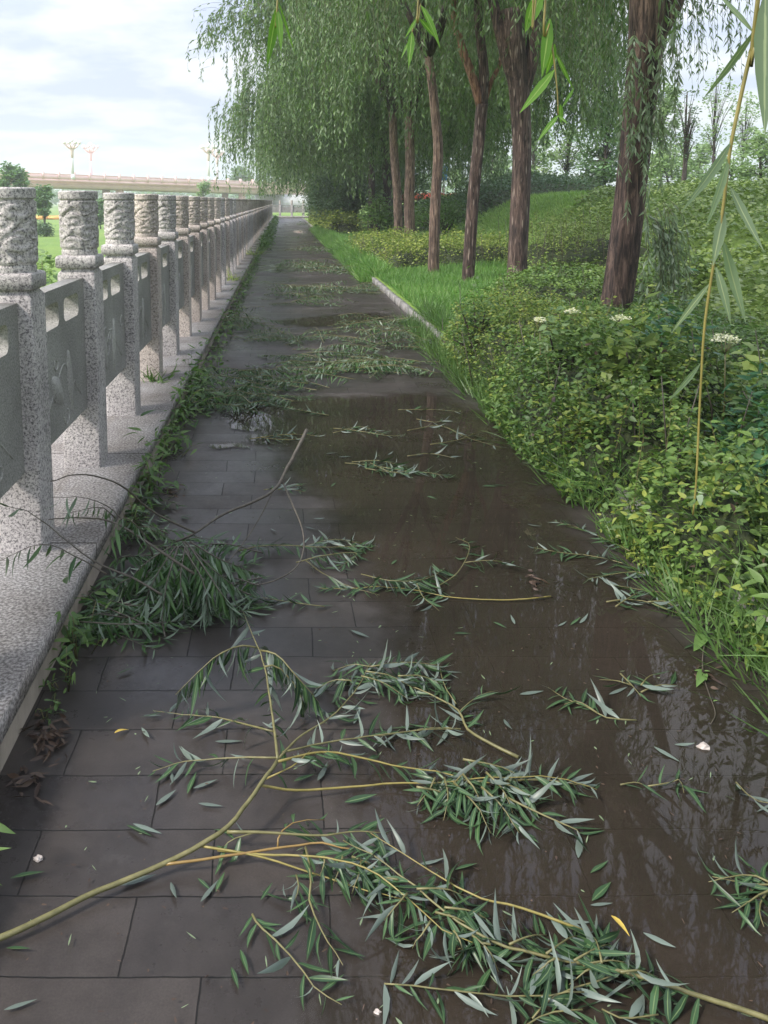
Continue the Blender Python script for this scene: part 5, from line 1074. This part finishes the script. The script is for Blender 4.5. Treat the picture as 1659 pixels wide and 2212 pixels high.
grass('grass leaning over the kerb stones beyond the bright lawn strip', 34000, 1.50, 1.95, 15.8, 44, (.14, .36), 73, None, .018)
grass('weedy grass over the kerb in front of the hedge', 14000, 1.46, 1.86, .3, 10.5, (.09, .30), 74, lambda x, y: (y < 3.76) | (y > 4.0), .008, 'weed')
creeper()
# cream flower heads
def flower(label, px, py, Y, r, seed, stalk=.45):
    rng = np.random.default_rng(seed); c = AT(px, py, Y); zb = float(hground(c[0], c[1])); root = empty('flowering_plant', (c[0], c[1], zb), label, 'flower', 'cream flower heads in the hedge')
    n = 150; g = Geo(); P = rand_dirs(rng, n, 0, 1) * r * rng.uniform(.5, 1, (n, 1)) * np.array([1, 1, .6]) + (0, 0, c[2] - zb); D = rand_dirs(rng, n, -.1, .5); leaves(g, P, D, rand_dirs(rng, n, .2, 1), rng.uniform(.012, .024, n), rng.uniform(.009, .016, n), 0, 1, 'broad', rng.random(n)); g.build('flower_head', M['petal'], root)
    g = Geo(); tube(g, [(.05, .05, 0), (.03, .02, (c[2] - zb) * .5), (0, 0, c[2] - zb)], [.005, .004, .003], 5)
    for j in range(9): a = rng.uniform(0, 6.28); tube(g, [(0, 0, c[2] - zb - .07), (r * .7 * math.cos(a), r * .7 * math.sin(a), c[2] - zb - .004)], [.002, .0012], 4)
    g.build('stalk', M['stem'], root)
flower('cream flower head near the right edge beside the hanging yellow twig', 1567, 737, 4.5, .075, 1)
flower('cream flower head in front of the foot of the leaning trunk', 1342, 692, 5.5, .06, 2)
flower('small cream flower head left of the leaning trunk', 1236, 676, 5.7, .05, 3)
flower('faint cream flower head lowest and farthest left in the hedge', 1166, 694, 5.5, .04, 4)

# tall weeds behind the railing
def tall_weed(label, px, Y, top_py, seed, n=420, r=.3):
    rng = np.random.default_rng(seed); t = AT(px, top_py, Y); x = t[0]; z0 = float(hground(x, Y)); H = t[2] - z0
    root = empty('tall_weed', (x, Y, z0), label, 'weed', 'tall weeds behind the railing'); P = np.stack([rng.normal(0, r, n), rng.normal(0, r, n), rng.uniform(.1, 1, n) * H], 1); P[:, :2] *= (1.15 - P[:, 2:3] / H)
    g = Geo(); leaf_cloud(g, P, rng, (.05, .11), (.25, .45), .4, 1); g.build('leaves', M['paletree'], root); g = Geo()
    for j in range(14): e = P[rng.integers(n)]; e = e * (1, 1, 1); tube(g, [(e[0] * .5, e[1] * .5, 0), e * (.8, .8, .5), e], [.006, .004, .002], 4)
    g.build('stems', M['stem'], root)
tall_weed('pale tall weed seen between the two nearest posts', 100, 7.0, 545, 1)
tall_weed('second pale tall weed lower between the nearest posts', 90, 8.5, 575, 2)

# ------------------------------------------------------------------ bridge, lamps and distance on the left
def bridge():
    A = np.array([-120.0, 92.0]); C = np.array([14.0, 172.0]); d = (C - A) / np.linalg.norm(C - A); nn = np.array([-d[1], d[0]]); Lg = np.linalg.norm(C - A)
    ztop = lambda s: 8.05 + (4.65 - 8.05) * s / Lg
    org = np.array([*A, 0.0]); root = empty('bridge', org, 'long pinkish concrete road bridge crossing behind the railing', 'bridge')
    def beam(name, o0, o1, zlo, zhi, mt, s0=0, s1=Lg, parent=root, geo=None):
        g = geo or Geo(); ps = []
        for s in (s0, s1):
            for o, zz in ((o0, zlo), (o1, zlo), (o1, zhi), (o0, zhi)):
                q = A + d * s + nn * o; ps.append((q[0], q[1], ztop(s) + zz))
        g.add(ps, [(0, 1, 2, 3), (7, 6, 5, 4), (0, 4, 5, 1), (1, 5, 6, 2), (2, 6, 7, 3), (3, 7, 4, 0)])
        if geo is None: return g.build(name, mt, parent, org)
    beam('girder', .5, 11.5, -2.25, -1.32, M['bridge_dark'])
    beam('deck', 0, 12, -1.315, -.92, M['bridge'])
    for o in (0.0, 11.75):
        beam('parapet', o + .04, o + .2, -.915, -.14, M['bridge_rail']); beam('handrail', o, o + .25, -.138, 0, M['bridge_rail'])
    s = .5
    while s < Lg: beam('parapet_post', -.08, .32, -.918, .34, M['bridge_rail'], s, s + .4); s += 2.6
    for s in (18, 48, 78, 108, 132):
        g = Geo(); 
        for of in (2, 9):
            q = A + d * s + nn * of; box(g, (q[0] - .6, q[1] - .6, -1.3), (q[0] + .6, q[1] + .6, ztop(s) - 2.2))
        g.build('pier', M['bridge'], root, org)
    g = Geo(); s0 = Lg - 16   # pale abutment at the right end
    v = []
    for s, zt in ((s0, -2.26), (Lg + 6, -2.26)):
        for of in (.3, 11.7):
            q = A + d * s + nn * of; v += [(q[0], q[1], -.2), (q[0], q[1], ztop(s) + zt)]
    g.add(v, [(0, 1, 3, 2), (4, 6, 7, 5), (0, 4, 5, 1), (2, 3, 7, 6), (1, 5, 7, 3), (0, 2, 6, 4)]); g.build('abutment', M['abut'], root, org)
    def lamp(label, px, Y, top_py):
        t = AT(px, top_py, Y); zb = 5.0; H = t[2] - zb; r = empty('street_lamp', (t[0], Y, zb), label, 'lamp', 'lamps on the bridge')
        g = Geo(); tube(g, [(0, 0, 0), (0, 0, .8)], [.34, .3], 10); tube(g, [(0, 0, .8), (0, 0, H - 1.9)], [.24, .19], 10); g.build('pole', M['white'], r, smooth=True)
        g = Geo(); tube(g, [(0, 0, H - 3.3), (0, 0, H - 2.2), (0, 0, H - 1.4), (0, 0, H - .9)], [.20, .30, .42, .25], 10)
        for k in range(8):
            a = k * .785; e = np.array([math.cos(a), math.sin(a), 0]); tube(g, spline([(0, 0, H - 1.9), e * .7 + (0, 0, H - 1.5), e * 1.25 + (0, 0, H - .95)], 6), np.linspace(.15, .08, 6), 6)
        g.build('bracket', M['orange'], r, smooth=True)
        for k in range(9):
            a = k * .785; c = np.array([1.28 * math.cos(a), 1.28 * math.sin(a), H - .72]) if k < 8 else np.array([0, 0, H - .35])
            g = Geo(); th = np.linspace(0, np.pi, 7); rr = .30 if k < 8 else .40; tube(g, [c + (0, 0, -rr * math.cos(x)) for x in th], np.maximum(rr * np.sin(th), .02), 10); g.build('globe', M['globe'], r, smooth=True)
    lamp('leftmost lotus shaped lamp on the bridge', 154.5, 141, 298); lamp('second lamp from the left on the far side of the bridge', 195, 154, 308)
    lamp('taller lamp of the right hand pair on the bridge', 450, 155, 309); lamp('shorter lamp of the right hand pair on the bridge', 469, 171, 320)
bridge()

def tree(label, base, H, cr, cz, n, Lr, m_, seed, trunk_r=.08, group=None, sparse=False, clumps=40, bark='bark_far', sg=.16):
    rng = np.random.default_rng(seed); org = np.array(base, float); root = empty('tree', org, label, 'tree', group)
    g = Geo(); top = np.array([rng.normal(0, .15), rng.normal(0, .15), H * .92]); pts = spline([(0, 0, -.1), (rng.normal(0, .05), 0, H * .3), top * (.6, .6, .65), top], 12); tube(g, pts, np.linspace(trunk_r, trunk_r * .15, 12), 8)
    c = rand_dirs(rng, clumps, -1, 1) * np.array([cr, cr, (H - cz) / 2]) * rng.uniform(.35, 1, (clumps, 1)) ** .6 + (0, 0, (H + cz) / 2)
    for j in range(clumps):
        s = pts[int(np.clip(3 + 8 * (c[j][2] - cz) / H * .8, 2, 10))]; tube(g, spline([s, (s + c[j]) / 2 + (0, 0, .05 * H), c[j]], 5), np.linspace(trunk_r * .17, trunk_r * .04, 5), 4)
    g.build('trunk', M[bark], root, smooth=True)
    ci = rng.integers(0, clumps, n); P = c[ci] + rng.normal(0, 1, (n, 3)) * np.array([cr * sg, cr * sg, cr * sg])
    g = Geo(); leaf_cloud(g, P, rng, Lr, (.4, .65), .2, 1, 'broad', np.clip(.6 * rng.random(clumps)[ci] + .4 * rng.random(n), 0, 1)); g.build('crown', M[m_], root); return root
def tree_px(label, px, base_py, top_py, Y, wpx, n, Lr, m_, seed, z=None, czf=.3, **k):
    b = AT(px, base_py, Y); t = AT(px, top_py, Y)
    zb = b[2] if z is None else z
    return tree(label, (b[0], Y, zb), t[2] - zb, wpx * .463 / 850 * Y / 2, (t[2] - zb) * czf, n, Lr, m_, seed, **k)
# left bank
LG = 'small trees on the river lawn'
tree_px('dark bushy tree above the nearest post top', 32, 470, 356, 70, 60, 3200, (.25, .45), 'midtree', 601, z=-1.1, group=LG, czf=.35)
tree_px('small round tree seen between the two nearest posts', 98, 462, 402, 60, 36, 1500, (.2, .35), 'midtree', 602, z=-1.1, group=LG, czf=.42, trunk_r=.1)
tree_px('slim pointed tree in front of the bridge', 441, 455, 388, 95, 28, 900, (.25, .4), 'paletree', 603, z=-1.1, group=LG, czf=.3, clumps=26)
tree_px('tree rising behind the bridge parapet near the willows', 518, 430, 362, 190, 46, 2200, (.7, 1.1), 'midtree', 604, z=-1, group=LG, czf=.4, trunk_r=.3)
tree_px('tree showing beside the second post behind the railing', 217, 470, 425, 75, 28, 1200, (.25, .4), 'midtree', 605, z=-1.1, group=LG, czf=.2)
for k, (px, py, w, lab) in enumerate([(85, 510, 14, 'left of two dark round bushes on the river lawn'), (98, 515, 16, 'right of two dark round bushes on the river lawn')]):
    p = G(px, py, -1.05); bush(lab, p[0], p[1], .65, 1.1, 900, (.12, .22), M['darkbush'], 620 + k, None, -1.1)
g = Geo(); rng = np.random.default_rng(9)
for k in range(260):
    x = rng.uniform(-110, 2); y = 118 + (x + 60) * .18 + rng.uniform(-1.5, 1.5); s = rng.uniform(.5, 1.2); tube(g, [(x, y, -1.15), (x + .1, y, -.9), (x, y, -.75), (x, y, -.6)], [s, s * 1.1, s * .8, .1], 7)
tag(g.build('flower_bed', M['orangeflower']), 'thin orange flower bed across the river lawn', 'flower bed')
def far_wood():
    rng = np.random.default_rng(12); g = Geo(); n = 160
    for row, (y, hh) in enumerate(((330, 6.5), (420, 10), (520, 13))):
        for k in range(n):
            x = -330 + k * 4.4 * (1 + row * .25) + rng.normal(0, 2); h = hh * rng.uniform(.6, 1.15); r = rng.uniform(3, 6); m = 60
            P = rand_dirs(rng, m, -.4, 1) * (r, r, h * .55) + (x, y + rng.normal(0, 4), h * .45); leaf_cloud(g, P, rng, (1.6, 3.0), (.6, .9), .3)
    tag(g.build('far_wood', M['midtree']), 'hazy belt of trees on the far bank under the bridge', 'woods', kind='stuff')
far_wood()
# right bank background
RG = 'young trees beyond the bank'
for k, a in enumerate([('thin young tree with a see through crown between the second and the leaning trunk', 1222, 425, 268, 42, 84, 2400, (.12, .22), 'paletree', dict(czf=.35, trunk_r=.12)),
    ('full pale green tree just left of the leaning trunk', 1300, 425, 205, 40, 105, 7000, (.14, .26), 'midtree', dict(czf=.12, trunk_r=.14, clumps=60)),
    ('light green poplar just right of the leaning trunk', 1425, 420, 175, 46, 70, 4200, (.14, .26), 'paletree', dict(czf=.2, trunk_r=.12)),
    ('thin dark leafless looking tree against the sky', 1474, 415, 175, 32, 60, 650, (.08, .15), 'darkbush', dict(czf=.35, trunk_r=.11, clumps=46)),
    ('thin pale tree second from the right edge', 1535, 415, 140, 44, 70, 1300, (.12, .2), 'paletree', dict(czf=.3, trunk_r=.1, clumps=46)),
    ('leafy tree at the right edge behind the bank', 1640, 420, 285, 36, 90, 4200, (.12, .22), 'paletree', dict(czf=.1, trunk_r=.12)),
    ('bushy low tree left of the one at the right edge', 1575, 425, 330, 40, 80, 2600, (.12, .22), 'paletree', dict(czf=.1)),
    ('round low tree behind the dark leafless looking tree', 1440, 425, 320, 44, 120, 4200, (.14, .26), 'paletree', dict(czf=.05, clumps=50)),
    ('faint pale willow right of the second trunk', 1150, 425, 240, 60, 90, 3600, (.2, .34), 'paletree', dict(czf=.2, trunk_r=.16)),
    ('pale yellowish willow between the slim tree and the second trunk', 1062, 425, 310, 66, 60, 2800, (.2, .34), 'paletree', dict(czf=.15, trunk_r=.16)),
    ('small yellow green tree by the blue sign', 985, 425, 362, 70, 44, 1600, (.2, .34), 'paletree', dict(czf=.3)),
    ('little tree left of the blue sign', 915, 425, 372, 75, 34, 1300, (.2, .34), 'paletree', dict(czf=.3)),
    ('tree behind the fork of the slim willow', 1085, 425, 330, 80, 60, 2600, (.25, .4), 'paletree', dict(czf=.2)),
    ('round topped tree right of the thin dark one', 1505, 425, 300, 55, 60, 2600, (.18, .3), 'paletree', dict(czf=.15)),
    ('tall loose tree near the right edge', 1600, 425, 190, 50, 60, 1500, (.14, .24), 'paletree', dict(czf=.3, clumps=46, trunk_r=.1))]):
    lab, px, b_, t_, Y, w, n, Lr, mt, kw = a; tree_px(lab, px, b_, t_, Y, w, int(n * .62), Lr, mt, 650 + k, z=1.6, group=RG, **kw)
for k, (px, Y, w, h, lab) in enumerate([(1172, 50, 1.2, 1.7, 'yellow green round shrub beyond the bank left of the thin young tree'), (1262, 52, 1.3, 1.6, 'yellow green round shrub beyond the bank right of the thin young tree')]):
    p = AT(px, 415, Y); bush(lab, p[0], Y, w, h, 1800, (.12, .2), M['hedge_y'], 690 + k, None, 1.55)
def beds():
    for k, (px, Y, w, m_, lab) in enumerate([(930, 62, 3.2, 'redflower', 'red flower bed beyond the bank below the blue sign'), (1140, 60, 2.2, 'orangeflower', 'orange flower bed beyond the bank beside the second trunk')]):
        p = AT(px, 412, Y); g = Geo(); rng = np.random.default_rng(k)
        for j in range(50): x, y = p[0] + rng.uniform(-w, w), Y + rng.uniform(-.6, .6); tube(g, [(x, y, 1.55), (x, y, 1.8), (x, y, 2.0 + rng.uniform(0, .1))], [.25, .3, .05], 7)
        tag(g.build('flower_bed', M[m_]), lab, 'flower bed')
    p = AT(960, 372, 62); r = empty('sign', (p[0], 62, 1.6), 'small blue sign board on a post between the trunks', 'sign'); a = AT(955, 357, 62); c = AT(966, 390, 62)
    g = Geo(); box(g, (a[0] - p[0], -.05, c[2] - 1.6), (c[0] - p[0], .05, a[2] - 1.6)); g.build('board', M['blue'], r); g = Geo(); tube(g, [(0, .1, 0), (0, .1, a[2] - 1.65)], .06, 8); g.build('post', M['metal'], r)
beds()
# ------------------------------------------------------------------ damp air
def haze():
    g = Geo(); box(g, (-720, -70, -3.0), (720, 920, 45)); o = g.build('haze', None); m = bpy.data.materials.new('damp_air'); m.use_nodes = True
    nt = m.node_tree; nt.nodes.clear(); out = nt.nodes.new('ShaderNodeOutputMaterial'); v = nt.nodes.new('ShaderNodeVolumePrincipled')
    v.inputs['Color'].default_value = (.93, .95, 1, 1); v.inputs['Density'].default_value = 0.0012; v.inputs['Anisotropy'].default_value = .2
    nt.links.new(v.outputs[0], out.inputs['Volume']); o.data.materials.append(m); tag(o, 'thin pale haze over the whole park', 'haze', kind='stuff')
haze()
